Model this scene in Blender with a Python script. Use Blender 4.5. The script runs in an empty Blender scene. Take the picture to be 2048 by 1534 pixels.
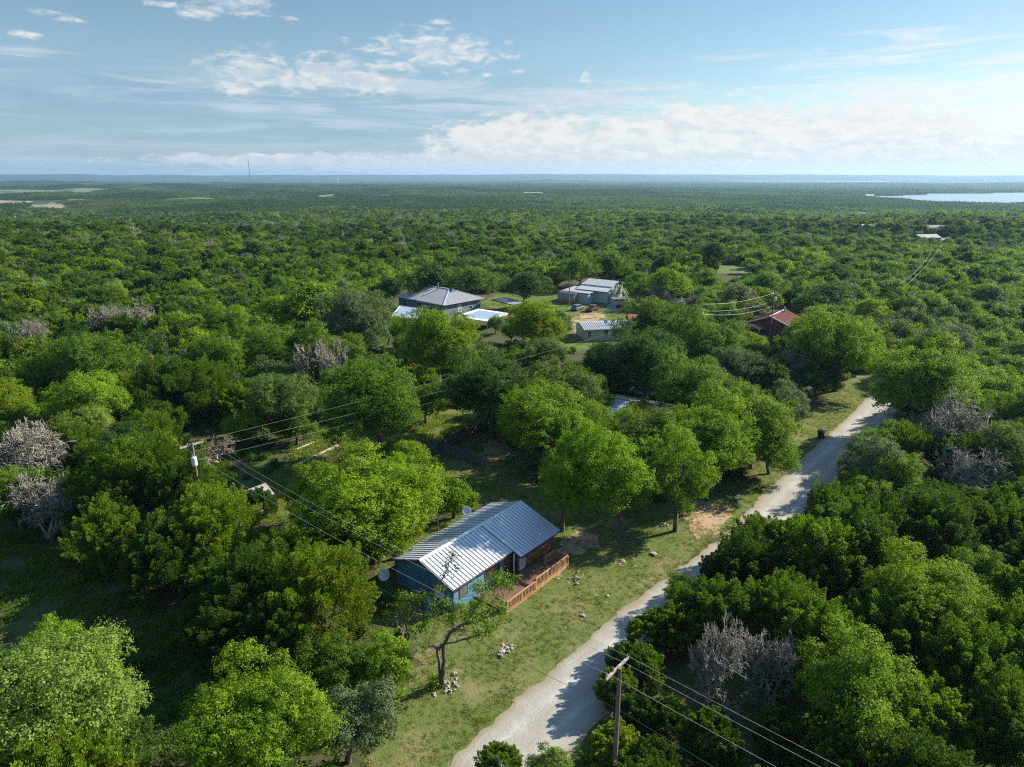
import bpy, math, random
import numpy as np
from mathutils import Vector, Matrix

SC = bpy.context.scene
COL = SC.collection
R_ = math.radians
rng = np.random.default_rng(11)
random.seed(5)

# ---------------------------------------------------------------- camera, sky, sun, exposure
CAMH = 37.0
PITCH = R_(17.0)
FPX = 2048 * 24 / 36.0
cam_d = bpy.data.cameras.new("camera")
cam_d.lens = 24; cam_d.sensor_width = 36; cam_d.clip_start = 0.5; cam_d.clip_end = 40000
cam = bpy.data.objects.new("camera", cam_d); COL.objects.link(cam)
cam.location = (0, 0, CAMH); cam.rotation_euler = (R_(90) - PITCH, 0, 0)
SC.camera = cam

SUN_AZ, SUN_EL, SUN_STR, SKY_STR = 65.0, 30.0, 5.0, 0.13
EXPO = 1.15
SC.view_settings.view_transform = 'Standard'; SC.view_settings.look = 'None'
SC.view_settings.exposure = EXPO; SC.view_settings.gamma = 1.0
sun_d = bpy.data.lights.new("sun", 'SUN'); sun_d.energy = SUN_STR; sun_d.angle = R_(0.5); sun_d.color = (1.0, 0.93, 0.80)
sun = bpy.data.objects.new("sun", sun_d); COL.objects.link(sun)
SDIR = Vector((math.sin(R_(SUN_AZ)) * math.cos(R_(SUN_EL)), math.cos(R_(SUN_AZ)) * math.cos(R_(SUN_EL)), math.sin(R_(SUN_EL))))
sun.rotation_euler = SDIR.to_track_quat('Z', 'Y').to_euler(); sun.location = (60, 30, 80)
cy = SC.cycles
cy.max_bounces = 6; cy.diffuse_bounces = 3; cy.glossy_bounces = 3; cy.transmission_bounces = 4; cy.transparent_max_bounces = 6
cy.volume_bounces = 0; cy.sample_clamp_indirect = 4.0; cy.caustics_reflective = False; cy.caustics_refractive = False
cy.filter_width = 1.15; cy.adaptive_threshold = 0.006; cy.use_denoising = False; cy.denoiser = 'OPENIMAGEDENOISE'; cy.denoising_input_passes = 'RGB_ALBEDO_NORMAL'; cy.denoising_prefilter = 'ACCURATE'

CP, SP = math.cos(PITCH), math.sin(PITCH)
def ray(px, py):
    u = (px - 1024) / FPX; v = (py - 767) / FPX
    return u, CP - v * SP, -SP - v * CP
def at(px, py, z=0.0):
    u, y, d = ray(px, py); t = (z - CAMH) / d
    return Vector((u * t, y * t, z))
def on_plane(px, py, Y):
    u, y, d = ray(px, py); t = Y / y
    return Vector((u * t, Y, CAMH + d * t))
def proj(x, y, z):
    zz = z - CAMH; dep = y * CP - zz * SP
    return 1024 + FPX * x / dep, 767 + FPX * (-(y * SP) - zz * CP) / dep, dep

# ---------------------------------------------------------------- node helpers
def nd(nt, typ, **kw):
    n = nt.nodes.new(typ)
    for k, v in kw.items(): setattr(n, k, v)
    return n
def lk(nt, a, b): nt.links.new(a, b)
def setin(nt, sock, v):
    if isinstance(v, bpy.types.NodeSocket): nt.links.new(v, sock)
    elif isinstance(v, (tuple, list)) and sock.type == 'RGBA' and len(v) == 3: sock.default_value = (*v, 1)
    else: sock.default_value = v
def mth(nt, op, a, b=0.0, c=0.0, clamp=False):
    n = nd(nt, 'ShaderNodeMath', operation=op, use_clamp=clamp)
    setin(nt, n.inputs[0], a); setin(nt, n.inputs[1], b)
    if len(n.inputs) > 2: setin(nt, n.inputs[2], c)
    return n.outputs[0]
def mixc(nt, f, a, b, mode='MIX'):
    n = nd(nt, 'ShaderNodeMix', data_type='RGBA', blend_type=mode)
    setin(nt, n.inputs[0], f); setin(nt, n.inputs[6], a); setin(nt, n.inputs[7], b)
    return n.outputs[2]
def noise(nt, vec, scale, detail=3, rough=.55, dist=0.0):
    n = nd(nt, 'ShaderNodeTexNoise'); setin(nt, n.inputs['Scale'], scale)
    n.inputs['Detail'].default_value = detail; n.inputs['Roughness'].default_value = rough; n.inputs['Distortion'].default_value = dist
    if vec is not None: lk(nt, vec, n.inputs['Vector'])
    return n.outputs['Fac']
def ramp(nt, f, a, b):
    n = nd(nt, 'ShaderNodeMapRange', interpolation_type='SMOOTHSTEP')
    setin(nt, n.inputs[0], f); n.inputs[1].default_value = a; n.inputs[2].default_value = b
    return n.outputs[0]

# ---------------------------------------------------------------- world
W = bpy.data.worlds.new("World"); SC.world = W; W.use_nodes = True
nt = W.node_tree; nt.nodes.clear()
tc = nd(nt, 'ShaderNodeTexCoord'); sep = nd(nt, 'ShaderNodeSeparateXYZ'); lk(nt, tc.outputs['Generated'], sep.inputs[0])
az = mth(nt, 'ARCTAN2', sep.outputs[0], sep.outputs[1]); el = mth(nt, 'ARCSINE', sep.outputs[2])
sky = nd(nt, 'ShaderNodeTexSky', sky_type='NISHITA'); sky.sun_disc = False
sky.sun_elevation = R_(SUN_EL); sky.sun_rotation = R_(SUN_AZ); sky.altitude = 300; sky.air_density = 1.0; sky.dust_density = 0.15; sky.ozone_density = 2.5
cv = nd(nt, 'ShaderNodeCombineXYZ'); setin(nt, cv.inputs[0], mth(nt, 'MULTIPLY', az, 1.0)); setin(nt, cv.inputs[1], mth(nt, 'MULTIPLY', el, 2.6))
cw = nd(nt, 'ShaderNodeCombineXYZ'); setin(nt, cw.inputs[0], mth(nt, 'MULTIPLY', az, 0.55)); setin(nt, cw.inputs[1], mth(nt, 'MULTIPLY', el, 6.5)); cw.inputs[2].default_value = 3.3
nA = noise(nt, cv.outputs[0], 24, 9, .60, .25)      # billows
nB = noise(nt, cv.outputs[0], 40, 8, .54, .6)
nS = noise(nt, cw.outputs[0], 11, 8, .60, .6)       # streaks
nL = noise(nt, cw.outputs[0], 3.0, 4, .5, .3)
def azel(px, py):
    x, y, z = ray(px, py)
    return math.atan2(x, y), math.atan2(z, math.hypot(x, y))
def ell(px, py, hw, hh):
    a0, e0 = azel(px, py); a1, _ = azel(px + hw, py); _, e1 = azel(px, py - hh)
    dx = mth(nt, 'DIVIDE', mth(nt, 'SUBTRACT', az, a0), a1 - a0)
    dy = mth(nt, 'DIVIDE', mth(nt, 'SUBTRACT', el, e0), e1 - e0)
    d2 = mth(nt, 'MULTIPLY_ADD', dx, dx, mth(nt, 'MULTIPLY', dy, dy))
    return mth(nt, 'SUBTRACT', 1.0, mth(nt, 'SQRT', d2))
def union(lst):
    o = None
    for e in lst:
        m = ell(*e[:4])
        if len(e) > 4: m = mth(nt, 'ADD', m, e[4])
        o = m if o is None else mth(nt, 'MAXIMUM', o, m)
    return o
skyc = sky.outputs[0]
skyc = mixc(nt, 1.0, skyc, (0.90, 0.95, 0.90), 'MULTIPLY')
# grey-blue stratus veil to the left, low
lowfade = ramp(nt, mth(nt, 'SUBTRACT', R_(9.5), el), 0.0, R_(4.5))
leftfade = ramp(nt, mth(nt, 'MULTIPLY', az, -1), R_(-16), R_(10))
veil = mth(nt, 'MULTIPLY', mth(nt, 'MULTIPLY', lowfade, leftfade), mth(nt, 'MULTIPLY_ADD', nL, 0.7, 0.45), clamp=True)
c = mixc(nt, mth(nt, 'MULTIPLY', veil, .88), skyc, (2.1, 3.3, 4.6))
c = mixc(nt, mth(nt, 'MULTIPLY', mth(nt, 'MULTIPLY', ramp(nt, nS, .40, .74), mth(nt, 'MULTIPLY', lowfade, leftfade)), .6), c, (4.2, 5.4, 6.5))
# thin bright layered sheets
sheet = union([(1790, 215, 430, 100, .38), (2080, 170, 300, 75, .35), (1950, 138, 190, 26, .2), (1180, 205, 320, 46, .22), (800, 172, 260, 36, .12), (1500, 225, 330, 44, .2), (480, 214, 110, 8, -.1), (1640, 165, 180, 9, -.3),
               (330, 165, 300, 22, -.35), (630, 218, 60, 12, -.1), (60, 95, 120, 26, -.3), (700, 255, 120, 22, -.35)])
ds = ramp(nt, mth(nt, 'ADD', mth(nt, 'MULTIPLY', sheet, 0.8), mth(nt, 'MULTIPLY_ADD', nS, 3.4, -1.68)), 0.0, 0.95)
shade_s = mixc(nt, ramp(nt, mth(nt, 'ADD', az, mth(nt, 'MULTIPLY_ADD', nB, .7, -.35)), R_(-8), R_(34)), (4.3, 5.2, 6.0), (7.0, 7.15, 7.2))
c = mixc(nt, mth(nt, 'MULTIPLY', ds, .85), c, shade_s)
# small cumulus puffs
puff = union([(512, 145, 112, 54, .12), (660, 142, 110, 36, .1), (740, 165, 70, 34, .05), (800, 135, 80, 14, -.15), (870, 102, 150, 46, .1), (760, 98, 70, 22, -.1), (940, 112, 60, 20, -.1), (1172, 156, 14, 20, -.05),
              (470, 8, 100, 30), (400, 30, 50, 15, -.1), (320, 6, 70, 10, -.1), (50, 68, 46, 14, -.15), (580, 36, 32, 10, -.2), (872, 45, 34, 9, -.15), (152, 40, 60, 12, -.35),
              (1028, 142, 24, 9, -.15), (865, 277, 52, 24, -.05), (975, 150, 18, 6, -.2), (100, 22, 100, 16, -.35)])
dp = ramp(nt, mth(nt, 'ADD', mth(nt, 'MULTIPLY', puff, 1.15), mth(nt, 'ADD', mth(nt, 'MULTIPLY_ADD', nB, 2.4, -1.2), mth(nt, 'MULTIPLY_ADD', nA, 2.0, -1.05))), 0.0, 1.15)
shade_p = mixc(nt, ramp(nt, mth(nt, 'ADD', mth(nt, 'MULTIPLY', puff, -.5), nB), 0.0, .42), (4.6, 5.3, 6.0), (6.9, 6.85, 6.7))
c = mixc(nt, mth(nt, 'MULTIPLY', dp, .85), c, shade_p)
# low bank of cumulus near the horizon
bank = union([(1060, 286, 180, 52, .1), (1260, 290, 130, 46, .1), (1440, 282, 210, 66, .12), (1700, 298, 330, 72, .15), (2050, 310, 250, 54, .15), (640, 321, 320, 13, .0), (400, 318, 60, 9, -.05), (960, 326, 500, 20, .0), (1600, 335, 800, 26, .1)])
db = ramp(nt, mth(nt, 'ADD', bank, mth(nt, 'ADD', mth(nt, 'MULTIPLY_ADD', nA, 1.7, -.62), mth(nt, 'MULTIPLY_ADD', nB, .8, -.4))), 0.0, 0.55)
top_b = ramp(nt, mth(nt, 'ADD', el, mth(nt, 'MULTIPLY_ADD', nB, R_(4.0), R_(-.6))), R_(1.6), R_(4.2))
shade_b = mixc(nt, mth(nt, 'MULTIPLY', top_b, ramp(nt, mth(nt, 'ADD', mth(nt, 'MULTIPLY', nA, .6), mth(nt, 'MULTIPLY', nB, .4)), .30, .58)), (5.0, 5.4, 5.75), (7.0, 6.85, 6.65))
c = mixc(nt, mth(nt, 'MULTIPLY', db, .88), c, shade_b)
# white haze at the horizon, stronger towards the sun
hz = mth(nt, 'MULTIPLY', ramp(nt, mth(nt, 'SUBTRACT', R_(1.5), el), 0, R_(1.5)), ramp(nt, az, R_(-28), R_(20)))
c = mixc(nt, mth(nt, 'MULTIPLY', hz, .5), c, (5.6, 6.0, 6.2))
sg = mth(nt, 'MULTIPLY', ramp(nt, az, R_(18), R_(48)), ramp(nt, mth(nt, 'SUBTRACT', R_(16), el), 0, R_(12)))
c = mixc(nt, mth(nt, 'MULTIPLY', sg, .22), c, (7.2, 7.3, 7.3))
c = mixc(nt, ramp(nt, el, R_(13), R_(40)), mixc(nt, 1.0, c, (.46, .455, .445), 'MULTIPLY'), c)  # low sky dimmed so the brighter unseen upper sky fills the shadows
bg = nd(nt, 'ShaderNodeBackground'); bg.inputs[1].default_value = SKY_STR; lk(nt, c, bg.inputs[0])
wo = nd(nt, 'ShaderNodeOutputWorld'); lk(nt, bg.outputs[0], wo.inputs[0])

# ---------------------------------------------------------------- materials
def new_mat(name):
    m = bpy.data.materials.new(name); m.use_nodes = True
    t = m.node_tree; t.nodes.clear()
    o = nd(t, 'ShaderNodeOutputMaterial'); b = nd(t, 'ShaderNodeBsdfPrincipled'); lk(t, b.outputs[0], o.inputs[0])
    return m, t, b, o
def mat(name, c1, c2=None, scale=3.0, rough=.75, metal=0.0, bump=0.0, bscale=None, spec=.4, coord='Object', stretch=None, detail=4, lo=.35, hi=.65):
    m, t, b, o = new_mat(name)
    b.inputs['Roughness'].default_value = rough; b.inputs['Metallic'].default_value = metal; b.inputs['Specular IOR Level'].default_value = spec
    co = nd(t, 'ShaderNodeTexCoord').outputs[coord]
    if stretch:
        mp = nd(t, 'ShaderNodeMapping'); mp.inputs['Scale'].default_value = stretch; lk(t, co, mp.inputs[0]); co = mp.outputs[0]
    if c2 is None: c2 = tuple(x * .72 for x in c1)
    f = ramp(t, noise(t, co, scale, detail), lo, hi)
    lk(t, mixc(t, f, c1, c2), b.inputs['Base Color'])
    if bump:
        bp = nd(t, 'ShaderNodeBump'); bp.inputs['Strength'].default_value = bump; bp.inputs['Distance'].default_value = .05
        lk(t, noise(t, co, bscale or scale * 6, 4), bp.inputs['Height']); lk(t, bp.outputs[0], b.inputs['Normal'])
    return m
def leaf_mat(name, stuff, trans=.34):
    m, t, b, o = new_mat(name)
    if stuff:
        a = nd(t, 'ShaderNodeAttribute', attribute_type='INSTANCER', attribute_name='tint'); base = a.outputs['Color']
    else:
        base = nd(t, 'ShaderNodeObjectInfo').outputs['Color']
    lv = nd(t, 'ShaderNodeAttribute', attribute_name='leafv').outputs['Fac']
    tco = nd(t, 'ShaderNodeTexCoord').outputs['Object']
    n1 = noise(t, tco, .55, 2)
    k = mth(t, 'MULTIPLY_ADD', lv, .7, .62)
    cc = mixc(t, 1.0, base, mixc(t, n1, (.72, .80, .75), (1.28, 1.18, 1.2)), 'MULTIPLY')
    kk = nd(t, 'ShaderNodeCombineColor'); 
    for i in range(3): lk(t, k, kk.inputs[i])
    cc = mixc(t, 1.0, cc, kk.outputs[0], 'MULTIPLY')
    lk(t, cc, b.inputs['Base Color']); b.inputs['Roughness'].default_value = .6; b.inputs['Specular IOR Level'].default_value = .09
    tr = nd(t, 'ShaderNodeBsdfTranslucent'); lk(t, mixc(t, 1.0, cc, (1.75, 1.75, .55), 'MULTIPLY'), tr.inputs[0])
    ms = nd(t, 'ShaderNodeMixShader'); ms.inputs[0].default_value = trans
    lk(t, b.outputs[0], ms.inputs[1]); lk(t, tr.outputs[0], ms.inputs[2]); lk(t, ms.outputs[0], o.inputs[0])
    return m
def glass(name, c=(.03, .04, .05), rough=.06):
    m, t, b, o = new_mat(name); b.inputs['Base Color'].default_value = (*c, 1); b.inputs['Roughness'].default_value = rough; b.inputs['Specular IOR Level'].default_value = .8
    return m
def metal_roof(name, c, metal=.75, rough=.36, rust=None, ramt=.0, dirt=.85):
    m, t, b, o = new_mat(name)
    co = nd(t, 'ShaderNodeTexCoord').outputs['Object']
    f = noise(t, co, 1.1, 5)
    col = mixc(t, f, tuple(x * dirt for x in c), c)
    if rust:
        r = ramp(t, noise(t, co, .8, 6, .65), .62 - ramt, .72 - ramt); col = mixc(t, r, col, rust)
        setin(t, b.inputs['Metallic'], mth(t, 'MULTIPLY', mth(t, 'SUBTRACT', 1, r), metal))
    else: b.inputs['Metallic'].default_value = metal
    lk(t, col, b.inputs['Base Color'])
    setin(t, b.inputs['Roughness'], mth(t, 'MULTIPLY_ADD', f, .2, rough - .1))
    return m
def siding(name, c, pitch=.2, axis=0, dark=.55, rough=.6):
    m, t, b, o = new_mat(name)
    co = nd(t, 'ShaderNodeTexCoord').outputs['Object']; s = nd(t, 'ShaderNodeSeparateXYZ'); lk(t, co, s.inputs[0])
    src = mth(t, 'ADD', s.outputs[0], s.outputs[1]) if axis == 0 else s.outputs[2]
    fr = mth(t, 'FRACT', mth(t, 'DIVIDE', src, pitch)); g = mth(t, 'LESS_THAN', fr, .12)
    col = mixc(t, noise(t, co, .9, 4), tuple(x * .8 for x in c), c)
    lk(t, mixc(t, g, col, tuple(x * dark for x in c)), b.inputs['Base Color']); b.inputs['Roughness'].default_value = rough
    bp = nd(t, 'ShaderNodeBump'); bp.inputs['Strength'].default_value = .6; bp.inputs['Distance'].default_value = .02
    lk(t, mth(t, 'SUBTRACT', 1, g), bp.inputs['Height']); lk(t, bp.outputs[0], b.inputs['Normal'])
    return m

MT = {}
MT['leaf'] = leaf_mat('leaf', False); MT['leaf_far'] = leaf_mat('leaf_far', True)
MT['bark'] = mat('bark', (.16, .13, .10), (.07, .055, .045), 6, .9, bump=.5, stretch=(1, 1, .25))
MT['bare'] = mat('bare_twig', (.31, .285, .23), (.18, .165, .13), 1.2, .9)
MT['blue_siding'] = siding('blue_siding', (.10, .27, .41), .2)
MT['deck_floor'] = mat('deck_floor', (.21, .105, .07), (.13, .065, .045), 3, .6, stretch=(1, 6, 1)); MT['far_roof'] = mat('far_roof', (.22, .235, .26), None, .3, .6); MT['shade_blue'] = metal_roof('shade_blue_roof', (.30, .42, .52), .1, .4)  # dark deck floor, blue roof: shade put into both colours
MT['brown_wood'] = mat('brown_wood', (.20, .085, .04), (.11, .045, .022), 5, .6, stretch=(1, 1, 4))
MT['deck_wood'] = mat('deck_wood', (.47, .26, .115), (.33, .175, .08), 3, .65, stretch=(1, 6, 1))
MT['trim_purple'] = mat('dark_trim', (.10, .055, .06), None, 3, .5)
MT['galv'] = metal_roof('galvanised_roof', (.60, .62, .65), .25, .42)
MT['galv_rib'] = metal_roof('roof_rib', (.33, .34, .36), .3, .5)
MT['galv2'] = metal_roof('weathered_metal_roof', (.50, .49, .49), .35, .48, rust=(.17, .11, .085), ramt=-.08)
MT['galv_rust'] = metal_roof('rusted_metal_roof', (.50, .50, .52), .5, .42, rust=(.27, .15, .10), ramt=.10)
MT['white_roof'] = metal_roof('white_metal_roof', (.56, .58, .60), .1, .4)
MT['red_roof'] = mat('red_roof', (.55, .17, .095), (.43, .125, .075), .8, .5)
MT['red_rib'] = mat('red_rib', (.25, .07, .05), None, 2, .5)
MT['slate_siding'] = siding('slate_blue_siding', (.13, .19, .25), .2, 1)
MT['pale_green'] = siding('pale_green_siding', (.44, .53, .50), .25)
MT['cream_green'] = siding('cream_siding', (.48, .52, .40), .22, 1)
MT['dark_brick'] = mat('dark_brown_brick', (.13, .065, .05), (.085, .045, .04), 12, .85)
MT['white'] = mat('white_paint', (.75, .75, .73), (.64, .64, .62), 2, .5)
MT['beige'] = mat('beige_panel', (.50, .43, .33), (.40, .34, .26), 2, .5)
MT['grey_wood'] = mat('weathered_wood', (.15, .135, .12), (.055, .05, .048), 3.5, .9, stretch=(3, 3, .3))
MT['pale_wood'] = mat('pale_wood', (.45, .38, .27), (.33, .27, .19), 3, .8)
MT['old_wood'] = mat('old_wood', (.22, .17, .13), (.12, .09, .07), 4, .9)
MT['pole_wood'] = mat('pole_wood', (.24, .165, .13), (.13, .09, .07), 3, .85, stretch=(4, 4, .3))
MT['arm_wood'] = mat('crossarm_wood', (.42, .35, .31), (.28, .22, .19), 4, .85)
MT['glass'] = glass('dark_glass'); MT['screen'] = mat('window_screen', (.16, .17, .17), (.09, .1, .1), 2, .3, spec=.6)
MT['curtain'] = mat('curtain', (.45, .45, .43), None, 3, .8)
MT['black'] = mat('black_plastic', (.018, .02, .02), (.012, .013, .013), 3, .45)
MT['rubber'] = mat('rubber', (.02, .02, .02), None, 3, .8)
MT['steel'] = mat('grey_steel', (.35, .36, .37), (.25, .26, .27), 3, .4, metal=.7)
MT['wire'] = mat('wire_metal', (.42, .42, .40), None, 3, .45, metal=.3)
MT['wire_dark'] = mat('wire_black', (.03, .03, .03), None, 3, .6)
MT['insul'] = mat('insulator', (.30, .28, .26), None, 3, .3)
MT['dish'] = mat('dish_white', (.60, .61, .62), (.50, .51, .52), 3, .45)
MT['blue_duct'] = mat('blue_metal', (.07, .20, .34), (.055, .16, .28), 3, .45)
MT['blue_plastic'] = mat('blue_plastic', (.03, .14, .42), (.025, .11, .34), 3, .4)
MT['teal'] = mat('teal_tarp', (.05, .30, .36), None, 3, .5)
MT['rock'] = mat('limestone', (.40, .35, .29), (.19, .165, .135), 5, .9, bump=.6)
MT['tank'] = mat('transformer_grey', (.60, .62, .63), (.52, .54, .55), 3, .4)
MT['paint_slate'] = mat('car_paint_slate', (.16, .18, .21), (.14, .16, .19), 1, .22, metal=.3, spec=.6)
MT['paint_red'] = mat('car_paint_dark_red', (.13, .02, .018), (.10, .016, .015), 1, .22, metal=.2, spec=.6)
MT['paint_blue'] = mat('car_paint_blue', (.02, .08, .32), (.018, .07, .27), 1, .2, metal=.2, spec=.6)
MT['paint_white'] = mat('car_paint_white', (.62, .63, .63), (.55, .56, .56), 1, .25, spec=.6)
MT['paint_black'] = mat('car_paint_black', (.02, .022, .025), None, 1, .2, spec=.6)
MT['red_lens'] = mat('red_lens', (.45, .02, .015), None, 3, .3)
MT['straw'] = mat('dry_thatch', (.30, .24, .16), (.2, .15, .1), 6, .9)
MT['water'] = glass('lake_water', (.16, .21, .25), .22)
MT['field'] = mat('field_grass', (.14, .175, .06), (.095, .135, .045), .02, .95, coord='Object')
MT['tan_field'] = mat('dry_field', (.26, .225, .15), (.2, .18, .115), .03, .95, coord='Object')

def ground_mat():
    m, t, b, o = new_mat('wood_floor_soil'); b.inputs['Roughness'].default_value = .95; b.inputs['Specular IOR Level'].default_value = .1
    p = nd(t, 'ShaderNodeNewGeometry').outputs['Position']
    n1 = noise(t, p, .16, 5); n2 = noise(t, p, 1.6, 5, .65); n3 = noise(t, p, .012, 5, .6)
    c = mixc(t, ramp(t, n2, .35, .7), (.055, .062, .022), (.10, .078, .048))
    c = mixc(t, ramp(t, n1, .42, .62), c, (.062, .088, .024))
    s = nd(t, 'ShaderNodeSeparateXYZ'); lk(t, p, s.inputs[0])
    far = ramp(t, s.outputs[1], 900, 2600)
    cf = mixc(t, ramp(t, n3, .35, .7), (.030, .052, .018), (.065, .092, .032))
    lk(t, mixc(t, far, c, cf), b.inputs['Base Color'])
    bp = nd(t, 'ShaderNodeBump'); bp.inputs['Strength'].default_value = .7; bp.inputs['Distance'].default_value = .12
    lk(t, n2, bp.inputs['Height']); lk(t, bp.outputs[0], b.inputs['Normal'])
    return m
def lawn_mat(name, lush=0.0):
    m, t, b, o = new_mat(name); b.inputs['Roughness'].default_value = .95; b.inputs['Specular IOR Level'].default_value = .12
    p = nd(t, 'ShaderNodeNewGeometry').outputs['Position']
    n1 = noise(t, p, .22, 5, .6); n2 = noise(t, p, 2.4, 6, .7); n4 = noise(t, p, .55, 5, .65)
    c = mixc(t, ramp(t, n2, .3, .7), (.135, .155, .045), (.082, .125, .026))
    c = mixc(t, mth(t, 'MULTIPLY', ramp(t, n1, .45, .68), .75 - lush * .5), c, (.215, .185, .09))
    c = mixc(t, mth(t, 'MULTIPLY', ramp(t, n4, .60, .70), .7 - lush * .5), c, (.25, .18, .115))
    lk(t, c, b.inputs['Base Color'])
    bp = nd(t, 'ShaderNodeBump'); bp.inputs['Strength'].default_value = .9; bp.inputs['Distance'].default_value = .10
    lk(t, noise(t, p, 5.5, 4, .7), bp.inputs['Height']); lk(t, bp.outputs[0], b.inputs['Normal'])
    return m
def gravel_mat(name, c1, c2, uv=True):
    m, t, b, o = new_mat(name); b.inputs['Roughness'].default_value = .95; b.inputs['Specular IOR Level'].default_value = .15
    p = nd(t, 'ShaderNodeNewGeometry').outputs['Position']
    n1 = noise(t, p, .35, 5, .65); n2 = noise(t, p, 7, 4, .7)
    c = mixc(t, ramp(t, n1, .35, .65), c1, c2)
    c = mixc(t, mth(t, 'MULTIPLY', ramp(t, n2, .45, .7), .45), c, tuple(x * .55 for x in c2))
    h = n2
    if uv:
        u = nd(t, 'ShaderNodeUVMap'); s = nd(t, 'ShaderNodeSeparateXYZ'); lk(t, u.outputs[0], s.inputs[0])
        wob = mth(t, 'MULTIPLY_ADD', noise(t, p, .25, 3), .16, -.08)
        x = mth(t, 'ADD', s.outputs[0], wob)
        tr = mth(t, 'ABSOLUTE', mth(t, 'SUBTRACT', mth(t, 'ABSOLUTE', mth(t, 'SUBTRACT', x, .5)), .19))
        mp = nd(t, 'ShaderNodeMapping'); mp.inputs['Scale'].default_value = (26, 1.3, 1); lk(t, u.outputs[0], mp.inputs[0])
        st = noise(t, mp.outputs[0], 1.0, 5, .7)
        c = mixc(t, mth(t, 'MULTIPLY', ramp(t, mth(t, 'ADD', tr, mth(t, 'MULTIPLY', st, .12)), .04, .2), .55), c, tuple(x * y for x, y in zip(c2, (.72, .68, .60))))
        c = mixc(t, mth(t, 'MULTIPLY', ramp(t, st, .5, .72), .4), c, tuple(x * .6 for x in c2))
        edge = ramp(t, mth(t, 'ADD', mth(t, 'ABSOLUTE', mth(t, 'SUBTRACT', x, .5)), mth(t, 'MULTIPLY', n2, .12)), .42, .55)
        c = mixc(t, mth(t, 'MULTIPLY', edge, .8), c, (.24, .20, .12))
        h = mth(t, 'ADD', n2, mth(t, 'MULTIPLY', st, .8))
    lk(t, c, b.inputs['Base Color'])
    bp = nd(t, 'ShaderNodeBump'); bp.inputs['Strength'].default_value = .8; bp.inputs['Distance'].default_value = .05
    lk(t, h, bp.inputs['Height']); lk(t, bp.outputs[0], b.inputs['Normal'])
    return m
MT['ground'] = ground_mat(); MT['lawn'] = lawn_mat('lawn_grass'); MT['lush'] = lawn_mat('meadow_grass', 1.0)
MT['road'] = gravel_mat('caliche_road', (.47, .45, .41), (.36, .34, .305)); MT['dirt'] = gravel_mat('tan_dirt', (.42, .29, .185), (.34, .23, .145), False)

# ---------------------------------------------------------------- mesh helpers
def tag(o, label=None, cat=None, group=None, kind=None):
    if label: o['label'] = label
    if cat: o['category'] = cat
    if group: o['group'] = group
    if kind: o['kind'] = kind
    return o
def empty(name, loc, rz=0.0):
    o = bpy.data.objects.new(name, None); COL.objects.link(o); o.location = loc; o.rotation_euler = (0, 0, rz); o.empty_display_size = .3
    return o
class MB:
    def __init__(s): s.v = []; s.f = []; s.sm = False
    def add(s, v, f):
        n = len(s.v); s.v += [tuple(x) for x in v]; s.f += [tuple(i + n for i in q) for q in f]; return s
    def hexa(s, a): return s.add(a, [(3, 2, 1, 0), (4, 5, 6, 7), (0, 1, 5, 4), (1, 2, 6, 5), (2, 3, 7, 6), (3, 0, 4, 7)])
    def box(s, x0, x1, y0, y1, z0, z1): return s.hexa([(x0, y0, z0), (x1, y0, z0), (x1, y1, z0), (x0, y1, z0), (x0, y0, z1), (x1, y0, z1), (x1, y1, z1), (x0, y1, z1)])
    def slab(s, a, b, c, d, th):   # a,b,c,d top corners anticlockwise
        t = [Vector(p) for p in (a, b, c, d)]; lo = [p - Vector((0, 0, th)) for p in t]
        return s.hexa(lo + t)
    def bar(s, p, q, w, h=None):
        p, q = Vector(p), Vector(q); h = h or w; d = (q - p).normalized()
        up = Vector((0, 0, 1)) if abs(d.z) < .95 else Vector((1, 0, 0))
        x = d.cross(up).normalized() * (w / 2); y = x.normalized().cross(d).normalized() * (h / 2)
        return s.hexa([p - x - y, p + x - y, p + x + y, p - x + y, q - x - y, q + x - y, q + x + y, q - x + y])
    def tube(s, pts, rad, n=8, cap=True):
        pts = [Vector(p) for p in pts]; rad = rad if isinstance(rad, (list, tuple)) else [rad] * len(pts); b = len(s.v); a = None
        for i, p in enumerate(pts):
            d = (pts[min(i + 1, len(pts) - 1)] - pts[max(i - 1, 0)]).normalized()
            if a is None: a = d.orthogonal().normalized()
            a = (a - d * a.dot(d)).normalized(); c = d.cross(a)
            for k in range(n):
                t = 2 * math.pi * k / n; s.v.append(tuple(p + (a * math.cos(t) + c * math.sin(t)) * rad[i]))
        for i in range(len(pts) - 1):
            for k in range(n):
                k2 = (k + 1) % n; s.f.append((b + i * n + k, b + i * n + k2, b + (i + 1) * n + k2, b + (i + 1) * n + k))
        if cap:
            s.f.append(tuple(b + k for k in reversed(range(n)))); s.f.append(tuple(b + (len(pts) - 1) * n + k for k in range(n)))
        return s
    def extrude(s, poly, vec):
        n = len(poly); v = Vector(vec); top = [Vector(p) + v for p in poly]
        return s.add([tuple(p) for p in poly] + [tuple(p) for p in top], [tuple(reversed(range(n))), tuple(range(n, 2 * n))] + [(i, (i + 1) % n, n + (i + 1) % n, n + i) for i in range(n)])
    def build(s, name, m, parent=None, smooth=False, loc=None):
        me = bpy.data.meshes.new(name); me.from_pydata(s.v, [], s.f); me.materials.append(m if not isinstance(m, str) else MT[m])
        if smooth: me.polygons.foreach_set('use_smooth', [True] * len(me.polygons))
        me.update()
        o = bpy.data.objects.new(name, me); COL.objects.link(o)
        if parent: o.parent = parent
        if loc: o.location = loc
        return o
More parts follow.
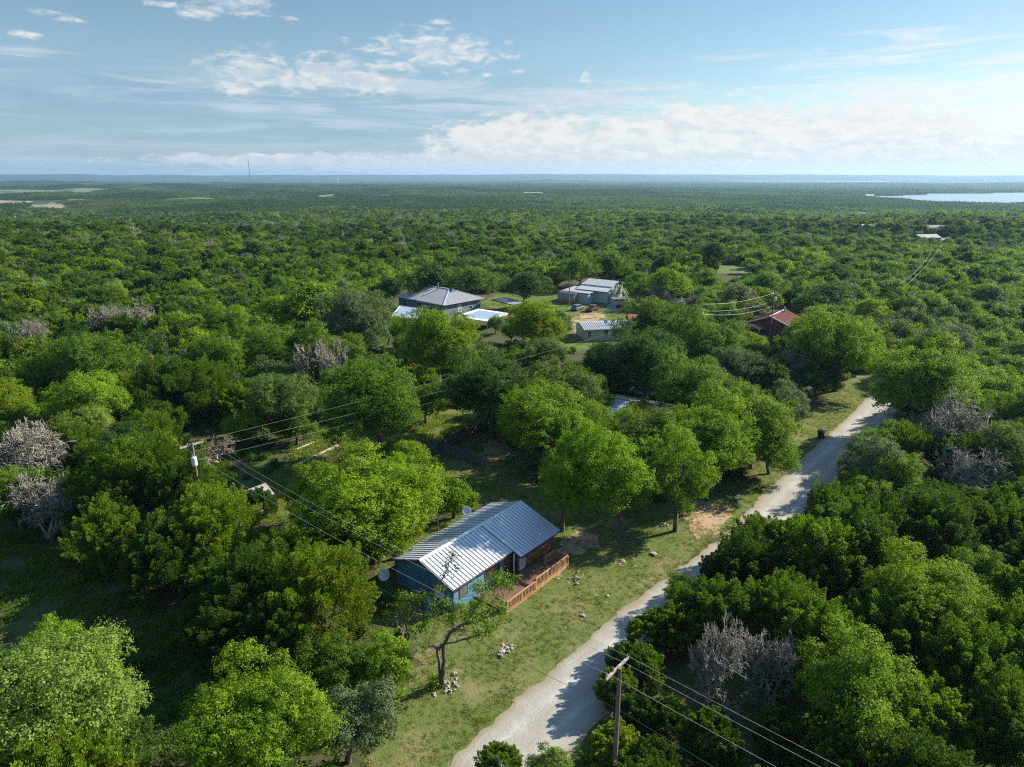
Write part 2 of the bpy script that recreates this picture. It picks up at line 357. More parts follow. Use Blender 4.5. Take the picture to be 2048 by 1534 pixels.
def np_mesh(name, V, Q, mats=(), attr=None, midx=None):
    me = bpy.data.meshes.new(name); V = np.ascontiguousarray(V, np.float32); Q = np.ascontiguousarray(Q, np.int32)
    me.vertices.add(len(V)); me.vertices.foreach_set('co', V.ravel())
    if len(Q):
        me.loops.add(Q.size); me.loops.foreach_set('vertex_index', Q.ravel())
        me.polygons.add(len(Q)); me.polygons.foreach_set('loop_start', np.arange(0, Q.size, 4, dtype=np.int32))
        if midx is not None: me.polygons.foreach_set('material_index', np.ascontiguousarray(midx, np.int32))
    for m in mats: me.materials.append(MT[m])
    me.update(calc_edges=True)
    if attr is not None:
        a = me.attributes.new('leafv', 'FLOAT', 'FACE'); a.data.foreach_set('value', np.ascontiguousarray(attr, np.float32))
    return me
def inpoly(x, y, poly):
    x = np.asarray(x, float); y = np.asarray(y, float); r = np.zeros(x.shape, bool); n = len(poly)
    for i in range(n):
        x0, y0 = poly[i][0], poly[i][1]; x1, y1 = poly[(i + 1) % n][0], poly[(i + 1) % n][1]
        with np.errstate(divide='ignore', invalid='ignore'):
            cnd = ((y0 > y) != (y1 > y)) & (x < (x1 - x0) * (y - y0) / (y1 - y0 + 1e-12) + x0)
        r ^= cnd
    return r
def S(a, lo, hi):
    t = np.clip((np.asarray(a, float) - lo) / (hi - lo), 0, 1); return t * t * (3 - 2 * t)
def H(x, y):
    x = np.asarray(x, float); y = np.asarray(y, float); d = np.hypot(x, y); a = np.arctan2(x, y)
    h = -28 * S(d, 250, 1300) - 12 * S(d, 3000, 5000)
    k = S(d, 260, 600) * (1 - S(d, 1250, 1600) * S(x, 500, 800))
    h += k * (5.0 * np.sin(x * .011 + 1.3) * np.cos(y * .0085) + 2.6 * np.sin(x * .021 + y * .017) + 2.4 * np.sin(y * .0042 + x * .003 + 2) + 1.2 * np.sin(y * .03 + 1.1 * np.sin(x * .01)))
    h += 11 * np.exp(-((x - 430) / 260) ** 2 - ((y - 640) / 150) ** 2) + 7 * np.exp(-((x + 250) / 300) ** 2 - ((y - 900) / 120) ** 2)
    h += 24 * np.exp(-((d - 7000) / 500) ** 2) * (.6 + .4 * np.sin(a * 8 + 1) + .15 * np.sin(a * 31))
    h += 22 * np.exp(-((d - 4300) / 350) ** 2) * S(-a, -.1, .5) * (.8 + .2 * np.sin(a * 23))
    h += S(d, 9500, 12500) * (78 + 7 * np.sin(a * 7 + .6) + 3 * np.sin(a * 19) + 2 * np.sin(a * 53))
    return h
def Hs(x, y): return float(H(x, y))
def far_at(px, py, dz=0.0):
    z = -20.0
    for _ in range(30):
        p = at(px, py, z); z = .5 * z + .5 * (Hs(p.x, p.y) + dz)
    return at(px, py, z)
# ---------------------------------------------------------------- ground, lawns, road, water
def build_ground():
    rr = np.concatenate([[2, 8, 16, 30, 60, 100, 150, 200], np.geomspace(240, 13000, 130)]); na = 240
    th = np.linspace(0, 2 * np.pi, na, endpoint=False)
    X = (rr[:, None] * np.sin(th)[None]).ravel(); Y = (rr[:, None] * np.cos(th)[None]).ravel()
    V = np.stack([X, Y, H(X, Y)], 1)
    i, k = np.meshgrid(np.arange(len(rr) - 1), np.arange(na), indexing='ij'); k2 = (k + 1) % na
    Q = np.stack([i * na + k, (i + 1) * na + k, (i + 1) * na + k2, i * na + k2], -1).reshape(-1, 4)[:, ::-1]
    V = np.vstack([V, [[0, 0, 0]]]); c = len(V) - 1
    me = np_mesh('ground', V, Q, ['ground'])
    o = bpy.data.objects.new('ground', me); COL.objects.link(o)
    cap = MB(); cap.add([V[k] for k in range(na)], [tuple(reversed(range(na)))])
    tag(o, 'dark leaf-littered ground under the trees, running to the horizon', None, None, 'structure')
    cap.build('ground_below', 'ground')['kind'] = 'structure'
build_ground()
def pxpoly(pp, z=0.0): return [at(x, y, z) for x, y in pp]
def ragged(poly, step=.6, amp=.3):
    out = []
    for i in range(len(poly)):
        a, b = Vector(poly[i][:2]), Vector(poly[(i + 1) % len(poly)][:2]); n = max(1, int((b - a).length / step)); nr = Vector((-(b - a).y, (b - a).x)).normalized() if (b - a).length else Vector((0, 0))
        for k in range(n):
            p = a.lerp(b, k / n); w = amp * (math.sin(p.x * 1.7 + p.y * .6) * .6 + math.sin(p.y * 2.9 + p.x * .8) * .5 + random.uniform(-.5, .5)); out.append(p + nr * w)
    return out
def sheet(name, poly, z, m, label, rag=.3):
    pts = ragged(poly, .6, rag); s = MB(); s.add([(p.x, p.y, z) for p in pts], [tuple(range(len(pts)))])
    o = s.build(name, m); 
    if o.data.polygons[0].normal.z < 0: o.data.flip_normals()
    return tag(o, label, None, None, 'structure')
LAWN = [(740, 1600), (730, 1490), (765, 1400), (850, 1330), (800, 1240), (740, 1150), (790, 1090), (900, 1010), (860, 960), (800, 940), (850, 900), (990, 845), (1040, 850), (1060, 960), (1130, 1000), (1270, 1005), (1400, 985), (1500, 940), (1560, 905),
        (1590, 850), (1600, 800), (1660, 775), (1730, 745), (1790, 735), (1790, 760), (1760, 800), (1640, 900), (1500, 1020), (1380, 1120), (1280, 1210), (1150, 1330), (1030, 1440), (930, 1560)]
BACK = [(470, 1035), (560, 930), (610, 880), (680, 850), (760, 850), (840, 800), (960, 790), (1010, 815), (960, 840), (880, 880), (800, 925), (700, 990), (640, 1030), (560, 1050)]
GLADE = [(-200, 1080), (60, 1065), (170, 1075), (250, 1150), (330, 1230), (400, 1250), (430, 1330), (420, 1440), (440, 1600), (300, 1600), (280, 1420), (230, 1330), (150, 1250), (40, 1215), (-200, 1240)]
YARD = [(960, 606), (1000, 585), (1100, 578), (1300, 590), (1345, 600), (1380, 620), (1330, 650), (1180, 700), (1060, 700), (1040, 670), (1030, 650), (1000, 625)]
MEADOW = [(1425, 536), (1450, 527), (1500, 531), (1512, 545), (1440, 549)]
SIDEYARD = [(690, 735), (790, 695), (815, 700), (790, 722), (750, 738), (710, 742)]
sheet('lawn', pxpoly(LAWN), .010, 'lawn', 'mown front lawn between the blue cabin and the gravel road', .5)
sheet('lawn', pxpoly(BACK), .012, 'lush', 'strip of rough grass behind the wooden fence', .6)
sheet('lawn', pxpoly(GLADE), .010, 'ground', 'shaded grassy glade at the lower left', .6)
sheet('lawn', pxpoly(YARD), .010, 'lush', 'bright lawn round the far houses', .5)
sheet('lawn', pxpoly(SIDEYARD), .012, 'lush', 'small grass patch below the willow-like tree', .5)
sheet('dirt_lot', pxpoly([(1140, 640), (1157, 630), (1170, 624), (1195, 623), (1215, 629), (1198, 640), (1230, 650), (1185, 668), (1150, 672)]), .020, 'dirt', 'bare tan parking ground in front of the parked cars', .5)
sheet('dirt_lot', pxpoly([(1198, 626), (1225, 617), (1300, 616), (1300, 619), (1230, 622)]), .021, 'dirt', 'narrow dirt track running to the horse trailer', .3)
sheet('driveway', pxpoly([(1376, 1054), (1348, 1010), (1280, 975), (1240, 950), (1262, 940), (1350, 985), (1447, 1014), (1466, 1019), (1440, 1060), (1395, 1080)]), .018, 'dirt', 'tan dirt driveway joining the gravel road', .35)
sheet('dirt_patch', pxpoly([(980, 870), (1010, 868), (1020, 905), (985, 930), (965, 890)]), .018, 'dirt', 'bare pinkish earth beside the fence corner', .5)
sheet('dirt_patch', pxpoly([(1125, 1075), (1170, 1062), (1215, 1080), (1160, 1110), (1120, 1100)]), .018, 'dirt', 'worn earth at the end of the cabin', .5)
sheet('dirt_patch', pxpoly([(490, 735), (560, 705), (600, 715), (560, 735), (520, 745)]), .012, 'dirt', 'reddish bare earth under trees left of the grass patch', .5)
edge_px = [(860, 1565), (909, 1515), (1009, 1421), (1068, 1368), (1138, 1316), (1232, 1225), (1290, 1187), (1361, 1134), (1434, 1082), (1464, 1056), (1530, 985), (1581, 937), (1617, 905), (1650, 874), (1690, 840), (1725, 805), (1750, 778), (1762, 760), (1768, 745)]
def build_road():
    e = [Vector(at(x, y)[:2]) for x, y in edge_px]; e = [e[0] + (e[0] - e[3]) * .8] + e
    pts = []
    for i in range(len(e) - 1):
        p0, p1, p2, p3 = e[max(i - 1, 0)], e[i], e[i + 1], e[min(i + 2, len(e) - 1)]; n = max(2, int((p2 - p1).length / .5))
        for k in range(n):
            t = k / n; pts.append(.5 * ((2 * p1) + (p2 - p0) * t + (2 * p0 - 5 * p1 + 4 * p2 - p3) * t * t + (3 * p1 - p0 - 3 * p2 + p3) * t ** 3))
    for _ in range(70): pts = [pts[0]] + [(pts[i - 1] + pts[i] * 2 + pts[i + 1]) / 4 for i in range(1, len(pts) - 1)] + [pts[-1]]
    V, Q, UV = [], [], []; nx = 9; dist = 0
    for i, p in enumerate(pts):
        d = (pts[min(i + 1, len(pts) - 1)] - pts[max(i - 1, 0)]).normalized(); nr = Vector((d.y, -d.x)); w = 5.7 + .15 * math.sin(dist * .11) + (1.0 if dist < 1 else 0)
        if i: dist += (p - pts[i - 1]).length
        j0 = .07 * math.sin(dist * 1.3) + .07 * math.sin(dist * 3.1) + random.uniform(-.14, .14); j1 = .15 * math.sin(dist * 1.1 + 2) + random.uniform(-.15, .15)
        for k in range(nx):
            t = k / (nx - 1); q = p + nr * (w * t + j0 * (1 - t) + j1 * t); V.append((q.x, q.y, .026 + .03 * math.sin(math.pi * t))); UV.append((t, dist / 5.9))
    for i in range(len(pts) - 1):
        for k in range(nx - 1): a = i * nx + k; Q.append((a, a + 1, a + nx + 1, a + nx))
    me = np_mesh('gravel_road', V, Q, ['road']); uv = me.uv_layers.new(name='UVMap')
    uv.data.foreach_set('uv', np.array(UV, np.float32)[np.array(Q).ravel()].ravel())
    o = bpy.data.objects.new('gravel_road', me); COL.objects.link(o); tag(o, 'pale caliche gravel road with wheel tracks running up through the trees', None, None, 'structure')
    return [p for p in pts]
ROADL = build_road()
ROADPOLY = [tuple(p) for p in ROADL] + [tuple(p + Vector((.78, -.625)) * 6.4) for p in reversed(ROADL)]
def patch(name, c, m, label, dz=.5, n=14):
    c = [np.array(far_at(x, y))[:2] for x, y in c]; V, Q = [], []
    for i in range(n + 1):
        for k in range(n + 1):
            s, t = i / n, k / n; p = (c[0] * (1 - s) + c[1] * s) * (1 - t) + (c[3] * (1 - s) + c[2] * s) * t; V.append((p[0], p[1], Hs(*p) + dz))
    for i in range(n):
        for k in range(n): a = i * (n + 1) + k; Q.append((a, a + 1, a + n + 2, a + n + 1))
    me = np_mesh(name, V, Q, [m]); o = bpy.data.objects.new(name, me); COL.objects.link(o)
    if me.polygons[0].normal.z < 0: me.flip_normals()
    tag(o, label, None, None, 'structure'); return [tuple(p) for p in c]
FIELDS = [patch('field', [(-40, 388), (180, 386), (270, 380), (-40, 376)], 'field', 'green hay field at far left below the skyline'),
          patch('field', [(130, 401), (430, 399), (420, 396), (150, 398)], 'field', 'narrow green field beyond the left woods'),
          patch('field', [(-40, 412), (60, 411), (40, 401), (-40, 400)], 'tan_field', 'dry tan field at the far left edge'),
          patch('field', [(70, 414), (140, 418), (110, 405), (50, 402)], 'tan_field', 'pale track cutting through the far left woods'),
          patch('field', [(1046, 388), (1086, 388), (1084, 384), (1048, 384)], 'tan_field', 'small tan clearing in the middle of the far woods'),
          patch('field', [(620, 396), (780, 393), (780, 389), (640, 391)], 'field', 'thin green field left of the middle of the far woods'),
          patch('field', [(1425, 549), (1512, 546), (1496, 529), (1440, 531)], 'lush', 'small bright meadow in the woods behind the red-roofed house', .1),
          patch('field', [(1770, 442), (1800, 440), (1800, 434), (1780, 434)], 'tan_field', 'bare tan slope among trees on the right hillside'),
          patch('field', [(1680, 470), (1760, 474), (1750, 464), (1690, 462)], 'lush', 'grass strip among trees on the right hillside', .2),
          patch('field', [(1880, 482), (1920, 482), (1915, 474), (1885, 474)], 'tan_field', 'dry tan patch beside the small house on the right hillside')]
LAKE = [tuple(at(x, y, -27.6)[:2]) for x, y in [(1725, 393), (1760, 396), (1800, 399), (1850, 403), (1900, 406), (1990, 408), (2180, 409), (2180, 384), (2060, 385), (1980, 385.5), (1975, 387), (1850, 387), (1845, 389.5), (1800, 390.5), (1790, 392), (1740, 392)]]
s_ = MB(); s_.add([(x, y, -27.6) for x, y in LAKE], [tuple(range(len(LAKE)))]); o_ = s_.build('lake', 'water')
if o_.data.polygons[0].normal.z < 0: o_.data.flip_normals()
tag(o_, 'pale silvery lake at the right beyond the wooded ridge', None, None, 'structure')
INLET = [tuple(at(x, y, -39)[:2]) for x, y in [(1460, 362.0), (1550, 361.2), (1700, 362.0), (1780, 363.4), (1780, 364.4), (1640, 363.4), (1500, 363)]]
s_ = MB(); s_.add([(x, y, -37) for x, y in INLET], [tuple(range(len(INLET)))]); o_ = s_.build('lake', 'water')
if o_.data.polygons[0].normal.z < 0: o_.data.flip_normals()
tag(o_, 'thin bright line of water below the far hills', None, None, 'structure')

# ---------------------------------------------------------------- tree geometry (numpy)
def unit(a): return a / (np.linalg.norm(a, axis=-1, keepdims=True) + 1e-9)
def leaves(P, D, Nn, L, Wd):
    s = unit(np.cross(D, Nn)); n2 = np.cross(s, D); L = L[:, None]; Wd = Wd[:, None]
    V = np.stack([P, P + D * L * .5 + s * Wd * .5 + n2 * L * .08, P + D * L, P + D * L * .5 - s * Wd * .5 + n2 * L * .08], 1).reshape(-1, 3)
    return V, np.arange(len(V)).reshape(-1, 4)
def tubes(lst, n=5):
    VV, QQ, o = [], [], 0
    for pts, rad in lst:
        pts = np.asarray(pts, float); m = len(pts); d = np.gradient(pts, axis=0); d = unit(d)
        ref = np.where(np.abs(d[:, 2:3]) < .9, np.array([[0, 0, 1.]]), np.array([[1., 0, 0]])); a = unit(np.cross(d, ref)); b = np.cross(d, a)
        t = np.linspace(0, 2 * np.pi, n, endpoint=False)
        ring = pts[:, None] + (a[:, None] * np.cos(t)[None, :, None] + b[:, None] * np.sin(t)[None, :, None]) * np.asarray(rad)[:, None, None]
        VV.append(ring.reshape(-1, 3)); i, k = np.meshgrid(np.arange(m - 1), np.arange(n), indexing='ij'); k2 = (k + 1) % n
        QQ.append(np.stack([i * n + k, i * n + k2, (i + 1) * n + k2, (i + 1) * n + k], -1).reshape(-1, 4) + o); o += m * n
    return np.vstack(VV), np.vstack(QQ)
def limb(g, a, b, r0, r1, wob=.12, m=6):
    t = np.linspace(0, 1, m)[:, None]; L = np.linalg.norm(np.subtract(b, a)); p = np.asarray(a) * (1 - t) + np.asarray(b) * t
    p[1:-1] += g.normal(0, wob * L * .35, (m - 2, 3)); p[:, 2] += (np.sin(np.pi * t[:, 0])) * L * .06
    return p, r0 * (1 - t[:, 0]) + r1 * t[:, 0]
def foliage(g, puffs, n, leaf, upb=.35, squash=.8, wl=.62, clus=24, sub=1.9):
    pr = np.array([p[3] for p in puffs]); w = pr ** 2; pick = g.choice(len(puffs), max(1, n // clus), p=w / w.sum())
    C = np.array([p[:3] for p in puffs])[pick]; r = pr[pick][:, None]
    d = unit(g.normal(0, 1, (len(pick), 3)) + np.array([0, 0, upb])); q = C + d * r * g.uniform(.45, 1.08, (len(pick), 1)) * np.array([1, 1, squash]); sr = leaf * sub * g.uniform(.6, 1.4, len(pick))
    q = np.repeat(q, clus, 0); d = np.repeat(d, clus, 0); tv = np.repeat(g.uniform(0, 1, len(pick)), clus); sr = np.repeat(sr, clus)
    o = g.normal(0, .5, q.shape) * np.array([1, 1, .75]); q = q + o * sr[:, None]
    Nn = unit(unit(o) * .55 + d * .55 + g.normal(0, .42, q.shape) + np.array([0, 0, .4])); D = unit(np.cross(Nn, g.normal(0, 1, q.shape)) + np.array([0, 0, -.15]))
    L = leaf * g.uniform(.7, 1.35, len(q)); V, Q = leaves(q, D, Nn, L, L * wl)
    return V, Q, np.clip(.65 * tv + .35 * g.uniform(0, 1, len(q)), 0, 1)
def norm_r(R, *arrs):
    r = np.percentile(np.hypot(arrs[0][:, 0], arrs[0][:, 1]), 96); return [a * (R / r) for a in arrs]
def broad(seed, R, n, leaf, K=26, tall=1.0, flat=.8, low=.5, clus=24, inner=6):
    g = np.random.default_rng(seed); zc = 1.12 * R * tall; puffs = []; dirs = []
    while len(dirs) < K:
        d = unit(g.normal(0, 1, 3))
        if d[2] > -low and all(np.dot(d, e) < .93 for e in dirs[-40:]): dirs.append(d)
    asym = g.normal(0, .12, 2); a2, a3 = g.uniform(0, 6.28, 2)
    for d in dirs:
        ph = math.atan2(d[1], d[0]); k = g.uniform(.42, 1.0) * (1 + .20 * math.sin(2 * ph + a2) + .13 * math.sin(3 * ph + a3)); c = np.array([d[0] * R * k, d[1] * R * k, zc + d[2] * R * flat * tall * k]); c[:2] += asym * R
        puffs.append((*c, R * g.choice([g.uniform(.16, .26), g.uniform(.24, .40)])))
    for _ in range(inner): c = g.normal(0, .28 * R, 3); puffs.append((c[0], c[1], zc + c[2] * .7, R * .42))
    V, Q, a = foliage(g, puffs, n, leaf, clus=clus)
    hb = .48 * R * tall; base = np.array([0, 0, -.1]); fork = np.array([g.normal(0, .06 * R), g.normal(0, .06 * R), hb]); r0 = .055 * R + .05
    tl = [limb(g, base, fork, r0 * 1.15, r0 * .8, .05)]
    for p in puffs[:12:1]:
        e = np.array(p[:3]) * .85 + np.array([0, 0, zc]) * .15; tl.append(limb(g, fork + g.normal(0, .03, 3), e, r0 * .48, .025, .16, 7))
        for _ in range(2): tl.append(limb(g, e * .6 + fork * .4, np.array(p[:3]) + g.normal(0, p[3] * .6, 3), r0 * .2, .015, .2, 5))
    tv, tq = tubes(tl, 5); V, tv = norm_r(R, V, tv)
    return V, Q, a, tv, tq
def juniper(seed, R, n, leaf, K=90, tall=1.0):
    g = np.random.default_rng(seed); zc = .92 * R * tall; vr = .98 * R * tall; m = n // K
    VV, LL, DD, NN, WW, AA = [], [], [], [], [], []
    lob = [(unit(g.normal(0, 1, 3)), g.uniform(.1, .3)) for _ in range(7)]
    for _ in range(K):
        d = unit(g.normal(0, 1, 3) + np.array([0, 0, .25])); 
        if d[2] < -.75: d[2] *= -.5
        k = g.uniform(.62, .86) * (1 + sum(a * max(0, np.dot(d, l)) ** 4 for l, a in lob)) * (1 - .12 * max(0, d[2]) ** 3)
        c = np.array([d[0] * R * k, d[1] * R * k, zc + d[2] * vr * k]); ax = unit(d * np.array([.75, .75, .45]) + np.array([0, 0, .75]) + g.normal(0, .2, 3)); l = R * g.uniform(.24, .44); rad = l * g.uniform(.38, .55)
        t = g.uniform(-.35, 1, m) ; ph = g.uniform(0, 2 * np.pi, m); u = unit(np.cross(ax, g.normal(0, 1, 3))); w = np.cross(ax, u)
        rd = u[None] * np.cos(ph)[:, None] + w[None] * np.sin(ph)[:, None]; rr = rad * (1.02 - np.clip(t, 0, 1) ** 1.2) * np.sqrt(g.uniform(.1, 1, m))
        P = c + ax * (t * l)[:, None] + rd * rr[:, None]; D = unit(ax * 1.0 + rd * .8 + g.normal(0, .28, (m, 3)))
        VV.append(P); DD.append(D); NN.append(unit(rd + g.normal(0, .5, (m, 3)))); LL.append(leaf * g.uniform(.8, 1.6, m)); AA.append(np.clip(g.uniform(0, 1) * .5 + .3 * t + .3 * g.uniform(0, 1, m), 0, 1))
    P, D, Nn, L = map(np.concatenate, (VV, DD, NN, LL)); V, Q = leaves(P, D, Nn, L, L * .46)
    tl = []
    for _ in range(4):
        e = np.array([g.normal(0, .4 * R), g.normal(0, .4 * R), zc + g.uniform(-.2, .6) * R]); tl.append(limb(g, np.array([g.normal(0, .12), g.normal(0, .12), -.1]), e,   .03 * R + .02, .02, .15, 7))
    tv, tq = tubes(tl, 5); V, tv = norm_r(R, V, tv)
    return V, Q, np.concatenate(AA), tv, tq
def bare(seed, R, depth=5, fork=3, twig=.02, z0=0.0, n=3, spread=.55):
    g = np.random.default_rng(seed); tl = []
    def grow(p, d, L, r, k):
        m = 4; pts = [p]; 
        for _ in range(m - 1): d = unit(d + g.normal(0, .16, 3) + np.array([0, 0, .03])); pts.append(pts[-1] + d * L / (m - 1))
        tl.append((np.array(pts), np.linspace(r, max(r * .62, twig * .5), m)))
        if k == 0: return
        for _ in range(fork if k > 1 else fork + 1):
            grow(pts[g.integers(1, m)] if k < depth else pts[-1], unit(d + g.normal(0, spread, 3)), L * g.uniform(.6, .85), max(r * .58, twig), k - 1)
    for _ in range(4): grow(np.array([g.normal(0, .15), g.normal(0, .15), z0]), unit(np.array([g.normal(0, .5), g.normal(0, .5), 1.0])), R * .55, .045 * R, depth)
    V, Q = tubes(tl, n); V, = norm_r(R, V); V[:, 2] *= 1.75 * R / np.percentile(V[:, 2], 98) if z0 == 0 else 1; return V, Q

HERO, MID = {}, {}
def reg(store, key, R, data):
    V, Q, a, tv, tq = data
    cr = np_mesh('crown', V, Q, ['leaf'], a); tr = np_mesh('trunk', tv, tq, ['bark'])
    store.setdefault(key, []).append((R, cr, tr))
for i, (R, n) in enumerate([(2.2, 24000), (2.3, 24000), (3.4, 48000), (3.4, 50000), (3.5, 48000), (5.0, 92000), (5.0, 92000), (5.2, 95000)]): reg(HERO, 'broad', R, broad(100 + i, R, n, (.13 if R < 3 else .15), K=24 + int(R * 4), tall=[1, 1.1, .95, 1.12, 1.0, 1.0, 1.1, .92][i]))
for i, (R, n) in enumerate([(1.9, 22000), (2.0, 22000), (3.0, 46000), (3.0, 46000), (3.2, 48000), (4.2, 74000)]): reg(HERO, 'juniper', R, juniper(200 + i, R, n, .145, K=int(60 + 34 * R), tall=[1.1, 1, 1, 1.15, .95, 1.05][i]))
for i, (R, n) in enumerate([(3.4, 25000), (4.2, 36000), (4.6, 42000)]): reg(HERO, 'open', R, broad(150 + i, R, int(n * 1.2), .155, K=30, tall=1.1, inner=2, low=.75))
for i, R in enumerate([2.6, 3.2, 3.2]): V, Q = bare(300 + i, R, 6, 3, .021); HERO.setdefault('bare', []).append((R, np_mesh('branches', V, Q, ['bare']), None))
for i, R in enumerate([2.6, 3.4, 3.4, 4.4]): reg(MID, 'broad', R, broad(400 + i, R, 7000 if R < 4 else 10000, .33, K=30, clus=14))
for i, R in enumerate([2.2, 2.9, 2.9]): reg(MID, 'juniper', R, juniper(420 + i, R, 6500, .34, K=75))
for i, R in enumerate([2.8, 2.8]): V, Q = bare(440 + i, R, 4, 3, .03); MID.setdefault('bare', []).append((R, np_mesh('branches', V, Q, ['bare']), None))
# whole trees as one mesh for the ones too small to show a trunk
def joined(name, cr, tr):
    n = len(cr.vertices); v = np.empty(n * 3, np.float32); cr.vertices.foreach_get('co', v); q = np.empty(len(cr.loops), np.int32); cr.loops.foreach_get('vertex_index', q)
    a = np.empty(len(cr.polygons), np.float32); cr.attributes['leafv'].data.foreach_get('value', a)
    n2 = len(tr.vertices); v2 = np.empty(n2 * 3, np.float32); tr.vertices.foreach_get('co', v2); q2 = np.empty(len(tr.loops), np.int32); tr.loops.foreach_get('vertex_index', q2)
    return np_mesh(name, np.concatenate([v, v2]).reshape(-1, 3), np.concatenate([q, q2 + n]).reshape(-1, 4), ['leaf', 'bark'], np.concatenate([a, np.zeros(len(q2) // 4, np.float32)]), np.concatenate([np.zeros(len(a), int), np.ones(len(q2) // 4, int)]))
WHOLE = {k: [(R, joined(k, c, t) if t else c) for R, c, t in MID[k]] for k in MID}
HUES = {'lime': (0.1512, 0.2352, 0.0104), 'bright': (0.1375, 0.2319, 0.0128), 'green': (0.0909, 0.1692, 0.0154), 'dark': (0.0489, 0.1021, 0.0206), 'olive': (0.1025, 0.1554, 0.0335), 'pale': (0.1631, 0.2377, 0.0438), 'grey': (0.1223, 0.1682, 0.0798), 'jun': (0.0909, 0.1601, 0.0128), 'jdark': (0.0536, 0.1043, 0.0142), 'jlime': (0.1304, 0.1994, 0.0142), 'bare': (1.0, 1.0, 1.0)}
HWORD = {'lime': 'lime-green', 'bright': 'bright green', 'green': 'mid-green', 'dark': 'dark green', 'olive': 'olive-green', 'pale': 'pale green', 'grey': 'grey-green', 'jun': 'green', 'jdark': 'dark green', 'jlime': 'yellowish green', 'bare': 'grey'}
TREES = []      # (x, y, R)
def plant(kind, hue, x, y, R, zs=1.0, rot=None, label=None, group=None, whole=False, z=None, name=None, cat=None):
    op = kind == 'p'; kind = 'o' if op else kind
    key = 'open' if op and not whole else 'juniper' if kind == 'j' else 'bare' if kind == 'b' else 'broad'
    nm = name or {'j': 'juniper_tree', 'b': 'bare_tree', 'o': 'elm_tree' if hue in ('lime', 'bright', 'pale') else 'oak_tree'}[kind]
    ct = cat or {'j': 'juniper', 'b': 'bare tree', 'o': 'elm tree' if hue in ('lime', 'bright', 'pale') else 'oak tree'}[kind]
    store = WHOLE if whole else HERO; c = sorted(store[key], key=lambda e: abs(math.log(e[0] / R)) + random.uniform(0, .28))[0]
    s = R / c[0]; rot = random.uniform(0, 6.28) if rot is None else rot; z = 0.0 if z is None else z
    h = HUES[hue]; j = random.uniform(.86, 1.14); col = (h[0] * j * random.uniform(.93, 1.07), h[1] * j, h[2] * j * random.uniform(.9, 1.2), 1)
    TREES.append((x, y, R))
    if whole or key == 'bare':
        o = bpy.data.objects.new(nm, c[1]); COL.objects.link(o); o.location = (x, y, z); o.rotation_euler = (0, 0, rot); o.scale = (s, s, s * zs); o.color = col
    else:
        o = empty(nm, (x, y, z), rot); e_ = random.uniform(.88, 1.12); o.scale = (s * e_, s / e_, s * zs)
        for me, pn in ((c[2], 'trunk'), (c[1], 'crown')):
            p = bpy.data.objects.new(pn, me); COL.objects.link(p); p.parent = o; p.color = col
    return tag(o, label, ct, group)
